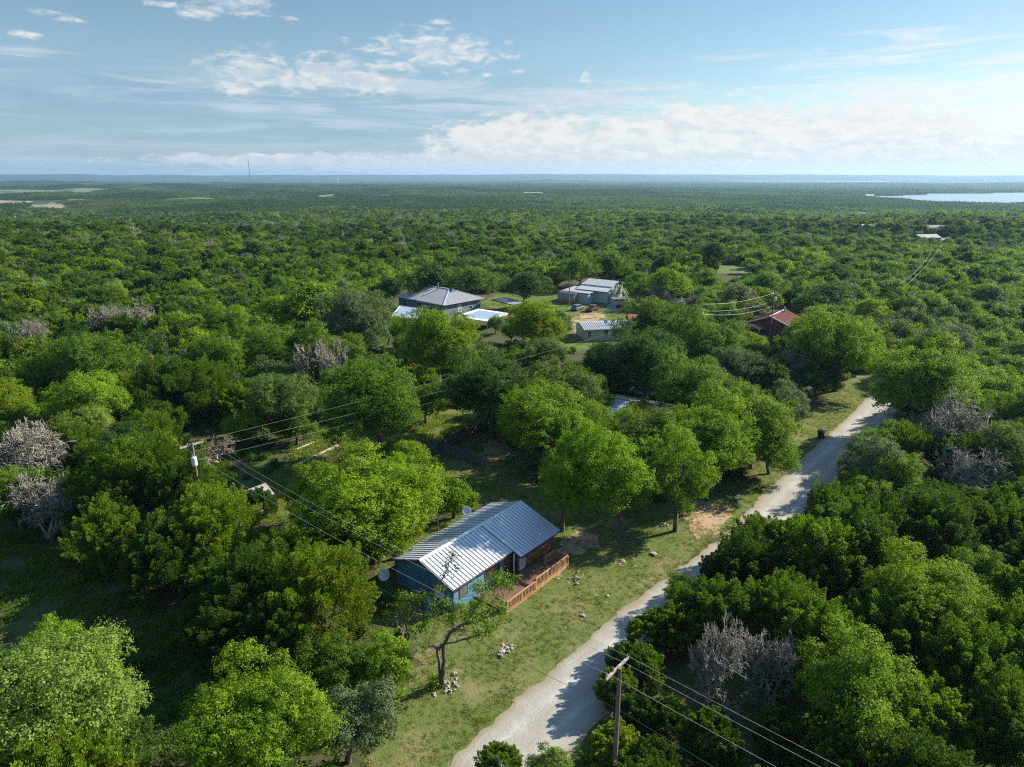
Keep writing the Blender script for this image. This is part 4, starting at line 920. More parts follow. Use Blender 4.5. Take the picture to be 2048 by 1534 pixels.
def zone(s, y0, y1, low, rl, rh):
    X, Y = grid(s, y0, y1, extra=20, slope=.84); k = clear_far(X, Y)
    for hx, hy, r in FARH: k &= ~((np.abs(X - hx) < r * .8) & (Y < hy + r * .6) & (Y > hy - r * 2.2))
    dens = np.sin(X * .013 + 1) * np.sin(Y * .011 + 2) + .6 * np.sin(X * .031 + Y * .02); k &= rng.uniform(0, 1, len(X)) > .07 + .05 * (dens > 1)
    X, Y, dens = X[k], Y[k], dens[k]; kinds, hues = pick_kind(np.where(X > 0, 1500 if y0 < 700 else 900, 300), np.full(len(X), 460), len(X)); out = []
    for i in range(len(X)):
        kk, hh = kinds[i], hues[i]
        if dens[i] > .5 and kk == 'o' and random.random() < .5: hh = 'olive'
        if dens[i] < .2 and random.random() < .4: kk, hh = 'j', 'jdark'
        if kk == 'b' and y0 > 650: kk, hh = 'o', 'grey'
        out.append(fpoint(float(X[i]), float(Y[i]), rl + (rh - rl) * random.random() ** 1.5, kk, hh, low))
    return out
pts += zone(4.1, 335, 620, False, 1.8, 4.3) + zone(4.6, 620, 1250, True, 2.2, 4.8)
X, Y = grid(42, 1250, 6200, .3, .82, 60); k = clear_far(X, Y) & clear_far(X + 18, Y) & clear_far(X - 18, Y) & clear_far(X, Y + 18) & clear_far(X, Y - 18); X, Y = X[k], Y[k]
for i in range(len(X)):
    d_ = math.sin(X[i] * .006) * math.sin(Y[i] * .004 + 1) + .5 * math.sin(X[i] * .013 + Y[i] * .009); j = random.uniform(.8, 1.15)
    if Y[i] > 3200 and d_ > .95: continue
    b = HUES['jdark'] if d_ < .3 else HUES['jun'] if d_ < .8 else HUES['olive']; j *= .78  # tint darkened in place of the self-shadow the coarse leaves lose
    pts.append((X[i], Y[i], Hs(X[i], Y[i]) - .2, 13 + random.randrange(3), (0, 0, random.choice([0, 1.57, 3.14, 4.71])), (1, 1, random.uniform(.85, 1.15)), tuple(c * j for c in b)))
MT['leaf_far']
scatter('forest', protos, pts, 'unbroken forest of oaks and junipers stretching from behind the houses to the horizon', ['leaf_far', 'bark', 'bare'], 'forest')
print('forest points', len(pts))
# undergrowth
def bush(seed, R, n, leaf):
    g = np.random.default_rng(seed); puffs = [(*(g.normal(0, .35 * R, 2)), R * g.uniform(.35, .6), R * g.uniform(.35, .55)) for _ in range(6)]
    V, Q, a = foliage(g, puffs, n, leaf, clus=10); V[:, 2] = np.abs(V[:, 2]); return V, Q, a, np.zeros(len(Q), np.int32)
def tuft(seed, n, h, spread):
    g = np.random.default_rng(seed); P = np.stack([g.normal(0, spread, n), g.normal(0, spread, n), np.zeros(n)], 1); D = unit(np.stack([g.normal(0, .45, n), g.normal(0, .45, n), np.ones(n)], 1))
    L = h * g.uniform(.5, 1.3, n); V, Q = leaves(P, D, unit(g.normal(0, 1, (n, 3))), L, np.full(n, .035) * (h / .2) ** .4); return V, Q, g.uniform(0, 1, n), np.zeros(n, np.int32)
X, Y = grid(2.1, 14, 150, .5, .86, 6); z0 = np.zeros(len(X)); px, py, dp = proj(X, Y, z0 + .4); k = ~inpoly(X, Y, ROADPOLY)
for p in [LAWN, BACK, YARD, SIDEYARD] + PROT[7:12]: k &= ~inpoly(px, py, p)
k &= ~inpoly(px, py, GLADE) | (rng.uniform(0, 1, len(X)) < .12)
for c_, r_ in HOUSES: k &= np.hypot(X - c_.x, Y - c_.y) > r_ * .8
k &= rng.uniform(0, 1, len(X)) < .75; X, Y = X[k], Y[k]; up = []
for i in range(len(X)):
    h = random.choice(['dark', 'jdark', 'green', 'olive', 'green', 'bright']); s = random.uniform(.5, 1.5); t = 3 if random.random() < .3 else random.randrange(3)
    up.append((X[i], Y[i], 0, t, (0, 0, random.uniform(0, 6.28)), (s, s, s * random.uniform(.6, 1.2)), tuple(c * random.uniform(.8, 1.2) for c in HUES[h])))
scatter('undergrowth', [bush(600 + i, .8, 520, .20) for i in range(3)] + [tuft(610, 70, .6, .35)], up, 'low scrub and weeds covering the ground between the trees', ['leaf_far'], 'undergrowth')
def in_lawn(n, poly, box):
    X = rng.uniform(box[0], box[1], n); Y = rng.uniform(box[2], box[3], n); px, py, _ = proj(X, Y, 0 * X); k = inpoly(px, py, poly); return X[k], Y[k]
gp = []
for poly, box, n, tall, hues in [(LAWN, (-16, 72, 30, 122), 110000, .10, ['green', 'olive', 'bright', 'dry', 'olive', 'dry']), (BACK, (-42, 6, 58, 104), 14000, .28, ['bright', 'lime', 'olive', 'green', 'dry']), (GLADE, (-60, -10, 26, 70), 12000, .35, ['green', 'olive', 'dark', 'green']), (YARD, (-12, 60, 138, 235), 9000, .22, ['bright', 'lime', 'green', 'olive'])]:
    X, Y = in_lawn(n, poly, box); q = np.sin(X * .9 + 1.3 * np.sin(Y * .5)) * np.sin(Y * .8 + X * .3) + rng.normal(0, .5, len(X)); kk = (q > -.35) & ~inpoly(X, Y, ROADPOLY); X, Y, q = X[kk], Y[kk], q[kk]
    h1 = at(940, 1130); 
    for i in range(len(X)):
        h = random.choice(hues); c = (.24, .20, .085) if h == 'dry' else HUES[h]; s = tall / .2 * random.uniform(.6, 1.3) * (2.1 if h == 'dry' and random.random() < .06 else 1)
        gp.append((X[i], Y[i], .008, random.randrange(3), (0, 0, random.uniform(0, 6.28)), (s * 1.4, s * 1.4, s), tuple(v * random.uniform(.85, 1.2) for v in c)))
scatter('grass', [tuft(620 + i, 22, .2, .13) for i in range(3)], gp, 'short tufted grass on the lawn and the clearings', ['leaf_far'], 'grass')
print('grass', len(gp))
# ---------------------------------------------------------------- helpers for buildings (local x along the ridge, y away from the front)
def ribs(mb, a, b, c, d, n, w=.05, h=.045):   # ribs running from edge a-b to edge d-c
    a, b, c, d = map(Vector, (a, b, c, d))
    for i in range(n + 1):
        t = i / n; p = a.lerp(b, t); q = d.lerp(c, t); nn = (b - a).cross(d - a).normalized(); nn = nn if nn.z > 0 else -nn
        mb.bar(p + nn * h * .5, q + nn * h * .5, w, h)
def window(root, x0, x1, z0, z1, y, face=-1, frame='white', pane='glass', axis='y', cross=True, name='window'):
    """a window in the plane y (or x): frame proud of the wall, pane set into it"""
    f = MB(); w = .08; o0, o1 = (y + face * .05, y) if face < 0 else (y, y + .05)
    def bx(mb, a0, a1, b0, b1, c0, c1):
        c0, c1 = min(c0, c1), max(c0, c1)
        mb.box(a0, a1, c0, c1, b0, b1) if axis == 'y' else mb.box(c0, c1, a0, a1, b0, b1)
    for (a0, a1, b0, b1) in ((x0 - w, x1 + w, z1, z1 + w), (x0 - w, x1 + w, z0 - w, z0), (x0 - w, x0, z0, z1), (x1, x1 + w, z0, z1)): bx(f, a0, a1, b0, b1, o0, o1)
    if cross: bx(f, x0, x1, (z0 + z1) / 2 - .03, (z0 + z1) / 2 + .03, o0, o1)
    fr = f.build(name, frame, root); p = MB(); bx(p, x0, x1, z0, z1, y + face * .02, y + face * .012); p.build('pane', pane, fr)
    return fr
def walls_gable(L, half, eave, ridge, x0=0.0, z0=-.1):
    m = MB(); m.extrude([(x0, -half, z0), (x0, -half, eave), (x0, 0, ridge), (x0, half, eave), (x0, half, z0)], (L, 0, 0)); return m
def dish(loc, toward, dia, label, pole=1.2, tilt=.5):
    r = empty('satellite_dish', loc); d = Vector(toward).normalized(); b = MB(); n = 20; u = d.orthogonal().normalized(); v = d.cross(u); c = Vector((0, 0, pole))
    V = [tuple(c)]; F = []
    for k, (rr, dd) in enumerate(((.33, .02), (.66, .07), (1, .16))):
        for i in range(n): t = 2 * math.pi * i / n; V.append(tuple(c + (u * math.cos(t) + v * math.sin(t)) * rr * dia / 2 + d * dd * dia))
    F += [(0, 1 + i, 1 + (i + 1) % n) for i in range(n)]
    for k in range(2): F += [(1 + k * n + i, 1 + (k + 1) * n + i, 1 + (k + 1) * n + (i + 1) % n, 1 + k * n + (i + 1) % n) for i in range(n)]
    b.add(V, F); o = b.build('reflector', 'dish', r, True); sm = o.modifiers.new('thick', 'SOLIDIFY'); sm.thickness = .02
    a = MB(); a.bar(c - v * dia * .42 + d * .1, c + d * dia * .55 - v * dia * .18, .03); a.box(-.05, .05, -.05, .05, 0, .01); p = c + d * dia * .55 - v * dia * .18; a.tube([p, p - d * .12], .045, 8); a.build('feed_arm', 'steel', r)
    m = MB(); m.tube([(0, 0, -.02), (0, 0, pole * .8), tuple(c - d * .04)], .03, 8); m.build('mast', 'steel', r)
    return tag(r, label, 'satellite dish')
# ---------------------------------------------------------------- the blue cabin
A1 = math.atan2(.780, .625); ORI = Vector((-8.34, 53.85, 0)); E1 = Vector((.625, .780, 0)); E2 = Vector((.780, -.625, 0))
cab = empty('blue_cabin', ORI, A1); tag(cab, 'blue wooden cabin with ribbed metal roof and timber deck', 'house')
def L2W(s, w, z=0): return ORI + E1 * s + E2 * w + Vector((0, 0, z))
RZ = 3.95; SLP = .345
def rz(w): return RZ - SLP * abs(w)
m = MB(); m.extrude([(.45, -3.7, 0), (.45, -3.7, rz(3.7) - .1), (.45, 0, RZ - .1), (.45, 3.7, rz(3.7) - .1), (.45, 3.7, 0)], (8.0, 0, 0))
m.extrude([(8.45, -3.3, 0), (8.45, -3.3, rz(3.3) - .1), (8.45, 0, RZ - .1), (8.45, 3.7, rz(3.7) - .1), (8.45, 3.7, 0)], (6.0, 0, 0)); m.build('wall', 'blue_siding', cab)
m = MB(); m.box(.38, 14.5, -3.62, 3.64, -.1, .18); m.build('foundation', 'rock', cab)
# roof: left front, right front (longer, a little higher) and rear slopes
rf = MB(); rf.slab((0, -4.1, rz(4.1)), (8.5, -4.1, rz(4.1)), (8.5, 0, RZ), (0, 0, RZ), .07); rf.slab((8.4, -5.1, rz(5.1) + .09), (14.9, -5.1, rz(5.1) + .09), (14.9, -.02, RZ + .09), (8.4, -.02, RZ + .09), .07)
rf.slab((0, 0.003, RZ), (14.9, .003, RZ), (14.9, 4.1, rz(4.1)), (0, 4.1, rz(4.1)), .07); roof = rf.build('roof', 'galv', cab)
rb = MB(); ribs(rb, (0.12, -.12, RZ - .04), (8.36, -.12, RZ - .04), (8.36, -4.1, rz(4.1)), (.12, -4.1, rz(4.1)), 19); ribs(rb, (8.45, -.12, RZ + .05), (14.85, -.12, RZ + .05), (14.85, -5.1, rz(5.1) + .09), (8.45, -5.1, rz(5.1) + .09), 15)
ribs(rb, (.12, .12, RZ - .04), (14.78, .12, RZ - .04), (14.78, 4.1, rz(4.1)), (.12, 4.1, rz(4.1)), 33); rb.build('roof_rib', 'galv_rib', roof)
rc = MB(); rc.slab((-.02, -.22, RZ - .01), (14.92, -.22, RZ - .01), (14.92, .0, RZ + .13), (-.02, 0, RZ + .13), .03); rc.slab((-.02, .003, RZ + .13), (14.92, .003, RZ + .13), (14.92, .22, RZ + .01), (-.02, .22, RZ + .01), .03); rc.bar((8.4, -.2, RZ + .06), (8.4, -5.12, rz(5.12) + .12), .14, .07); rc.build('ridge_cap', 'galv', roof)
fs = MB(); fs.bar((-.03, -4.12, rz(4.12) - .06), (-.03, 0, RZ - .06), .05, .16); fs.bar((-.03, 0, RZ - .06), (-.03, 4.12, rz(4.12) - .06), .05, .16); fs.bar((0, -4.12, rz(4.1) - .08), (8.4, -4.12, rz(4.1) - .08), .05, .16); fs.bar((8.4, -5.12, rz(5.1)), (14.9, -5.12, rz(5.1)), .05, .16)
fs.bar((8.37, -4.15, rz(4.1) - .02), (8.37, -5.12, rz(5.1)), .05, .16); fs.bar((14.93, -5.12, rz(5.1)), (14.93, 0, RZ), .05, .16); fs.bar((0, 4.13, rz(4.1) - .08), (14.9, 4.13, rz(4.1) - .08), .05, .14); fs.build('fascia', 'trim_purple', roof)
cb = MB(); cb.box(.40, .52, -3.78, -3.66, 0, rz(3.7) - .1); cb.box(.40, .52, 3.66, 3.78, 0, rz(3.7) - .1); cb.build('corner_board', 'brown_wood', cab)
window(cab, 1.3, 2.25, .95, 2.15, -3.7, -1, 'brown_wood', 'screen'); window(cab, 4.75, 5.65, .95, 2.25, -3.7, -1, 'brown_wood', 'glass', cross=False); window(cab, 5.85, 6.75, .95, 2.25, -3.7, -1, 'brown_wood', 'glass', cross=False)
window(cab, -2.75, -1.75, 1.2, 2.1, .45, -1, 'brown_wood', 'curtain', 'x')
# porch on the right: recess, half wall, screens, door, post
pw = MB(); pw.box(8.55, 14.4, -4.62, -4.52, .35, 1.22); pw.box(14.3, 14.4, -4.52, -3.3, .35, 1.22); pw.build('porch_half_wall', 'brown_wood', cab)
pb = MB(); [pb.box(8.55 + .42 * i, 8.61 + .42 * i, -4.66, -4.625, .4, 1.2) for i in range(1, 14)]; pb.box(8.5, 14.42, -4.68, -4.5, 1.22, 1.29); pb.build('porch_baluster', 'deck_wood', cab)
for i, (x0, x1) in enumerate(((9.85, 11.2), (11.35, 12.7), (12.85, 14.2))):
    s = MB(); s.box(x0, x1, -4.60, -4.585, 1.32, 2.2); s.build('porch_screen', 'screen', cab)
pp = MB(); [pp.box(x, x + .12, -4.64, -4.50, .35, 2.28) for x in (8.45, 9.72, 11.22, 12.72, 14.25)]; pp.build('porch_post', 'brown_wood', cab)
wp = MB(); wp.box(8.30, 8.42, -4.3, -4.18, .35, 2.35); wp.build('porch_post', 'white', cab)
dr = MB(); dr.box(8.72, 9.6, -4.66, -4.61, .45, 2.25); sd = dr.build('screen_door', 'white', cab); dp = MB(); dp.box(8.82, 9.5, -4.675, -4.662, 1.35, 2.15); dp.box(8.82, 9.5, -4.675, -4.662, .6, 1.22); dp.build('pane', 'curtain', sd)
fd = MB(); fd.box(7.45, 8.3, -3.76, -3.72, .4, 2.3); fd.build('front_door', 'brown_wood', cab)
pf = MB(); pf.box(8.45, 14.42, -4.5, -3.3, .18, .35); pf.build('porch_floor', 'deck_floor', cab)
# deck: lower platform left, upper platform right, skirt, rails
DW = -7.5
dk = MB()
for i in range(27): dk.box(3.3 + 0, 7.5, DW + .02 + i * .138, DW + .15 + i * .138, .12, .16)
for i in range(20): dk.box(7.52, 12.8, DW + .02 + i * .138, DW + .15 + i * .138, .34, .38)
deck = dk.build('deck', 'deck_floor', cab)  # floor boards darker than the rails: shade put into their colour
sk = MB(); sk.box(3.2, 7.5, DW - .06, DW - .02, -.45, .16); sk.box(7.5, 12.9, DW - .06, DW - .02, -.25, .38); sk.box(12.86, 12.9, DW - .02, -4.8, -.25, .38); sk.box(3.2, 3.24, DW - .02, -3.8, -.4, .16); sk.box(7.5, 7.54, DW, -3.8, .1, .335); sk.build('deck_skirt', 'deck_wood', deck)
def rail(x0, y0, x1, y1, z, h=.92, posts=None):
    r = MB(); L = math.hypot(x1 - x0, y1 - y0); d = ((x1 - x0) / L, (y1 - y0) / L); n = max(2, int(L / .21))
    r.bar((x0, y0, z + h), (x1, y1, z + h), .14, .045); r.bar((x0, y0, z + h - .07), (x1, y1, z + h - .07), .04, .09); r.bar((x0, y0, z + .12), (x1, y1, z + .12), .04, .08)
    for i in range(1, n): t = i / n * L; r.bar((x0 + d[0] * t, y0 + d[1] * t, z + .10), (x0 + d[0] * t, y0 + d[1] * t, z + h - .06), .06)
    k = posts or max(1, round(L / 1.7))
    for i in range(k + 1): t = i / k * L; r.bar((x0 + d[0] * t, y0 + d[1] * t, z - .3), (x0 + d[0] * t, y0 + d[1] * t, z + h - .02), .10)
    return r
for a in ((3.3, DW + .02, 7.46, DW + .02, .16), (7.56, DW + .02, 12.8, DW + .02, .38), (12.82, DW + .12, 12.82, -5.95, .38), (12.7, -5.9, 11.2, -5.9, .38), (3.3, DW + .15, 3.3, -6.4, .16)): rail(*a).build('deck_railing', 'deck_wood', deck)
# odds and ends on the cabin walls
dc = MB(); dc.extrude([(.43, -.95, 0), (.43, -.95, 2.25), (.43, -.75, 2.5), (.43, -.15, 2.5), (.43, .05, 2.25), (.43, .05, 0)], (-.35, 0, 0)); dc.box(.2, .43, -.7, -.2, 2.5, 3.1); dc.build('chimney_duct', 'blue_duct', cab)
dish(L2W(-1.2, -3.4), (-.25, -.75, .45), 1.15, 'large grey satellite dish standing in shade at the blue cabin gable', 1.75)
dish(L2W(11.0, -4.3), (.2, -.85, .5), .95, 'small white satellite dish behind the rear eave of the blue cabin', 3.0)
an = empty('roof_antenna', L2W(6.6, -4.15, 0)); m = MB(); m.tube([(0, 0, 0), (0, 0, 4.1)], .03, 6); m.build('mast', 'steel', an); m = MB(); m.bar((-.5, 0, 4.05), (.5, .15, 4.05), .03); [m.bar((x, -.3, 4.06), (x, .3, 4.06), .02) for x in (-.45, -.15, .15, .45)]; m.build('element', 'steel', an); tag(an, 'thin television antenna mast at the rear eave of the blue cabin', 'antenna')
bt = empty('rain_tank', L2W(-.55, 1.7)); m = MB(); m.tube([(0, 0, 0), (0, 0, .05), (0, 0, 1.15), (0, 0, 1.3)], [.50, .55, .55, .3], 16); m.build('barrel', 'blue_plastic', bt, False); m = MB(); m.tube([(0, 0, 1.29), (0, 0, 1.36)], .16, 10); m.build('lid', 'black', bt); tag(bt, 'blue plastic water tank beside the cabin gable', 'water tank')
ac = empty('air_conditioner', L2W(.25, 2.2)); m = MB(); m.box(-.35, .15, -.4, .4, .8, 1.25); m.build('casing', 'white', ac); m = MB(); m.box(-.37, -.352, -.34, .34, .86, 1.2); m.build('grille', 'black', ac); ac.rotation_euler = (0, 0, A1); tag(ac, 'white window air conditioner on the cabin gable', 'air conditioner')

# ---------------------------------------------------------------- fence, poles and wires
def fence(name, pts, label, missing=()):
    r = empty(name, pts[0]); bd = MB(); po = MB(); ra = MB()
    for a, b in zip(pts[:-1], pts[1:]):
        a = Vector(a) - Vector(pts[0]); b = Vector(b) - Vector(pts[0]); d = b - a; L = d.length; d.normalize(); nrm = Vector((-d.y, d.x, 0)); n = int(L / .15)
        for i in range(n):
            if random.random() < .02: continue
            p = a + d * (i * L / n); h = 1.85 + random.uniform(-.07, .07); q = p + d * .135; th = nrm * .02; ln = nrm * random.uniform(-.02, .02)
            bd.hexa([p, q, q + th, p + th] + [x + Vector((0, 0, h)) + ln for x in (p, q, q + th, p + th)])
        for z in (.4, 1.45): ra.bar(a + nrm * .05 + Vector((0, 0, z)), b + nrm * .05 + Vector((0, 0, z)), .04, .09)
        for i in range(int(L / 2.4) + 1): p = a + d * min(L - .06, i * 2.4) + nrm * .1; po.bar(p, p + Vector((0, 0, 1.9)), .1)
    bd.build('board', 'grey_wood', r); ra.build('rail', 'grey_wood', r); po.build('post', 'grey_wood', r); return tag(r, label, 'fence')
fence('wooden_fence', [at(775, 942), at(824, 923), at(879, 907), at(952.6, 868), at(1001.5, 853), at(1050, 842)], 'long weathered grey board fence running up behind the cabin yard')
fence('wooden_fence', [at(880, 907.5), at(969, 934.5)], 'short dark board fence branching off towards the cabin')
def pole(name, x, y, h, label, arm=None, tank=False, r=.15, arm_dz=.25, lean=(0, 0)):
    o = empty(name, (x, y, Hs(x, y))); m = MB(); m.tube([(0, 0, -.3), (lean[0] * .5, lean[1] * .5, h * .5), (lean[0], lean[1], h)], [r * 1.15, r, r * .72], 10); m.build('pole', 'pole_wood', o)
    if arm:
        a, l = arm; d = Vector((math.cos(a), math.sin(a), 0)); c = Vector((lean[0], lean[1], h - arm_dz)); n_ = Vector((-d.y, d.x, 0)) * (r + .03)
        m = MB(); m.bar(c - d * l / 2 + n_, c + d * l / 2 + n_, .12, .16); cr = m.build('crossarm', 'arm_wood', o)
        for k in (-.93, -.35, .93): i_ = MB(); p = c + d * l / 2 * k + n_ + Vector((0, 0, .08)); i_.tube([p, p + Vector((0, 0, .1)), p + Vector((0, 0, .22))], [.03, .06, .035], 8); i_.build('insulator', 'insul', cr)
        m = MB(); m.bar(c + n_ * 1.3 - d * .6, c - Vector((0, 0, .65)), .03); m.bar(c + n_ * 1.3 + d * .6, c - Vector((0, 0, .65)), .03); m.build('brace', 'steel', o)
    if tank:
        m = MB(); c = Vector((lean[0] + .15, lean[1] - .38, h - 2.3)); m.tube([c, c + Vector((0, 0, .05)), c + Vector((0, 0, .85)), c + Vector((0, 0, .95))], [.22, .27, .27, .2], 14); t = m.build('transformer', 'tank', o, False)
        m = MB(); [m.tube([c + Vector((dx, 0, .93)), c + Vector((dx, 0, 1.2))], [.05, .03], 8) for dx in (-.1, .1)]; m.build('bushing', 'insul', t)
    return tag(o, label, 'utility pole')
def wire(a, b, sag, label, r=.008, m='wire', group=None):
    a, b = Vector(a), Vector(b); n = 26; s = MB(); s.tube([a.lerp(b, i / n) - Vector((0, 0, sag * 4 * (i / n) * (1 - i / n))) for i in range(n + 1)], r, 5); o = s.build('power_line', m); return tag(o, label, 'power line', group)
PL = at(384, 886, 11.2); PR = at(1240, 1336, 9.0)
pole('utility_pole', PL.x, PL.y, 11.2, 'weathered utility pole with crossarm and grey transformer above the left trees', (math.atan2(.767, .642), 2.4), True)
pole('utility_pole', PR.x, PR.y, 9.0, 'wooden utility pole with bare crossarm beside the gravel road', (math.atan2(.767, .642), 2.5), False, .16, .12)
P2 = at(1403, 607, 11.0); P3 = at(1549, 588, 10.5)
pole('utility_pole', P2.x, P2.y, 11.0, 'utility pole with transformer among oaks left of the red-roofed house', None, True)
pole('utility_pole', P3.x, P3.y, 11.2, 'tall utility pole directly behind the red-roofed house', (math.atan2(-.3, .95), 2.2), True)
P4 = at(1138, 613, 0); pole('utility_pole', P4.x, P4.y, 10.2, 'plain brown utility pole beside the greenhouse', None, False, .14)
ad = Vector((.642, .767, 0)); NP = Vector((47.5, 0, 9.2))
for k, nm in ((-1.05, 'near end'), (.4, 'middle'), (1.05, 'far end')):
    wire(PL + ad * k * 1.08 + Vector((0, 0, .05)), PR + ad * k + Vector((0, 0, .15)), .9, f'wire strung to the {nm} of the roadside crossarm from the transformer pole', .010)
    wire(PR + ad * k + Vector((0, 0, .15)), NP + ad * k, .6, f'wire leaving the {nm} of the roadside crossarm to the lower right', .010)
wire(PL + Vector((0, 0, -3.2)), PR + Vector((0, 0, -3.0)), 1.2, 'dark telephone cable crossing the lawn below the wires', .014, 'wire_dark'); wire(PR + Vector((0, 0, -3.0)), NP + Vector((0, 0, -3)), .9, 'dark telephone cable leaving the roadside pole to the lower right', .014, 'wire_dark')
wire(PL + ad * 1.1, P2 + Vector((0, 0, -.1)), .9, 'upper wire from the transformer pole to the pole left of the red roof', .009); wire(PL + ad * .1 + Vector((0, 0, -.9)), P2 + Vector((0, 0, -1.0)), 1.6, 'middle wire from the transformer pole to the pole left of the red roof', .010); wire(PL + Vector((0, 0, -1.9)), P2 + Vector((0, 0, -1.6)), 2.0, 'lower wire from the transformer pole to the pole left of the red roof', .009)
wire(P2 + Vector((0, 0, -.1)), P3 + Vector((0, 0, .3)), .8, 'top wire between the two poles by the red roof', .022); wire(P2 + Vector((0, 0, -1.5)), P3 + Vector((0, 0, -1.6)), .9, 'middle wire between the two poles by the red roof', .022); wire(P2 + Vector((0, 0, -2.2)), P3 + Vector((0, 0, -2.8)), 1.0, 'lower thick wire between the two poles by the red roof', .026)
wire(PL + Vector((0, 0, -.6)), on_plane(240, 850, 78), .7, 'wire running left from the transformer pole into the trees', .014, 'wire_dark')
for k, (a, b) in enumerate((((1798, 568), (1862, 505)), ((1812, 570), (1884, 488)))): wire(at(*a, 8.5), at(*b, 8.5), 1.5, ['left', 'right'][k] + ' of two sunlit wires over the woods at the right', .03)

# ---------------------------------------------------------------- other houses
def house_frame(name, front, left, label, cat='house'):   # front corner and the corner along the long side, as ground points
    f, l = Vector((front.x, front.y, 0)), Vector((left.x, left.y, 0)); d = l - f; return tag(empty(name, f, math.atan2(d.y, d.x)), label, cat), d.length
# slate-blue house with hipped roof
f, l, rr = at(887.2, 610.5, 4.0), at(788.3, 592, 4.0), at(970, 596, 4.0)
# local x from front corner to the left corner; the right edge then runs to -y
sh, Lx = house_frame('slate_blue_house', f, l, 'slate-blue house with a large hipped metal roof'); Wd = (Vector((rr.x, rr.y)) - Vector((f.x, f.y))).length
e, k_, hr = 4.0, .9, 6.8; x0, x1, y0, y1 = 0, Lx, -Wd, 0
m = MB(); m.box(k_, Lx - k_, -Wd + k_, -k_, -.1, e - .05); m.build('wall', 'slate_siding', sh)
xm0, xm1 = Wd * .40, Lx - Wd * .42; ym = -Wd / 2
m = MB(); m.add([(x0, y1, e), (x1, y1, e), (x1, y0, e), (x0, y0, e), (xm0, ym, hr), (xm1, ym, hr), (x0, y1, e - .15), (x1, y1, e - .15), (x1, y0, e - .15), (x0, y0, e - .15)],
      [(0, 1, 5, 4), (1, 2, 5), (2, 3, 4, 5), (3, 0, 4), (6, 7, 1, 0), (7, 8, 2, 1), (8, 9, 3, 2), (9, 6, 0, 3), (9, 8, 7, 6)]); shr = m.build('roof', 'galv2', sh); shr.data.flip_normals()
m = MB(); m.bar((x0, y1, e + .03), (xm0, ym, hr + .03), .35, .08); m.bar((xm0, ym, hr + .03), (xm1, ym, hr + .03), .4, .08); m.bar((x0, y0, e + .03), (xm0, ym, hr + .03), .3, .08); m.bar((xm0 + 5.2, y1, e + .10), (xm0 + 5.2, ym, hr + .05), .22, .10); m.build('ridge_cap', 'white_roof', shr)
m = MB()
for i in range(1, 52):
    x = x0 + Lx * i / 52; t = min(1, (x - x0) / (xm0 - x0), (x1 - x) / (x1 - xm1)); m.bar((x, y1, e + .03), (x, y1 + (ym - y1) * t, e + .03 + (hr - e) * t), .06, .06)
for i in range(1, 38):
    y = y0 + Wd * i / 38; t = 1 - abs(y - ym) / (Wd / 2); m.bar((x0, y, e + .03), (x0 + (xm0 - x0) * t, y, e + .03 + (hr - e) * t), .06, .06)
m.build('roof_rib', 'galv_rib', shr)
m = MB(); m.extrude([(xm0 - 1.6, ym - 1.0, hr - .72), (xm0 - 1.6, ym + 1.0, hr - .72), (xm0 - 1.6, ym, hr + .28)], (1.6, 0, 0)); m.build('gable_vent', 'slate_siding', shr)
m = MB(); m.tube([(xm0 + 3.4, ym + 1.2, hr - .7), (xm0 + 3.4, ym + 1.2, hr + 1.1), (xm0 + 3.4, ym + 1.2, hr + 1.15), (xm0 + 3.4, ym + 1.2, hr + 1.35)], [.2, .2, .3, .3], 10); m.build('flue', 'steel', shr)
for x in (3.2, 10.2, 16.5): window(sh, x, x + 2.0, 1.7, 3.2, -k_, 1, 'white', 'glass')
window(sh, -7.2, -6.0, 1.2, 3.3, k_, -1, 'white', 'curtain', 'x'); window(sh, -11.2, -10.0, 1.6, 3.1, k_, -1, 'white', 'glass', 'x')
def canopy(name, cs, z, th, mt, label, cat='carport', posts=True, drop=.3, edge=None, ribn=0):
    c = [at(x, y, z + dz) for (x, y), dz in zip(cs, (0, 0, drop, drop))]; o = empty(name, (c[0].x, c[0].y, 0)); c = [p - Vector((c[0].x, c[0].y, 0)) for p in c]
    if ((c[1] - c[0]).cross(c[2] - c[1])).z < 0: c = [c[0], c[3], c[2], c[1]]
    m = MB(); m.slab(*c, th); r = m.build('roof', mt, o)
    if ribn: m = MB(); ribs(m, c[0], c[1], c[2], c[3], ribn, .06, .05); m.build('roof_rib', 'galv_rib', r)
    if edge: m = MB(); [m.bar(c[i] + Vector((0, 0, -.04)), c[(i + 1) % 4] + Vector((0, 0, -.04)), .12, .26) for i in range(4)]; m.build('fascia', edge, r)
    if posts:
        ctr = sum(c, Vector()) / 4
        for p in c: q = p.lerp(ctr, .06); m = MB(); m.bar((q.x, q.y, -.1), (q.x, q.y, p.z - th), .14); m.build('post', 'white', o)
    return tag(o, label, cat)
canopy('flat_canopy', [(909, 633), (956, 617.5), (1022, 627), (975, 643)], 3.0, .12, 'shade_blue', 'flat white canopy roof with a white border standing right of the slate-blue house', 'canopy', True, .0, None, 0)
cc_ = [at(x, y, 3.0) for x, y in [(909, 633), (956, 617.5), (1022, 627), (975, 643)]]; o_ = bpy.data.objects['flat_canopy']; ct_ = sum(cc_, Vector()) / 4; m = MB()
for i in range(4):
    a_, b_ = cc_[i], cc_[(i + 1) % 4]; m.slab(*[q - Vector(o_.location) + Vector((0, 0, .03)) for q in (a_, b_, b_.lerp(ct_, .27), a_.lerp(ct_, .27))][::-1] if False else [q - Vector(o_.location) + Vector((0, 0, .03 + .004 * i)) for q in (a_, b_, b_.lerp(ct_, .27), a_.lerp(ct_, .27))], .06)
m.build('sunlit_edge', 'white', o_)  # white strips stand for the sunlit rim, the blue inside for shade
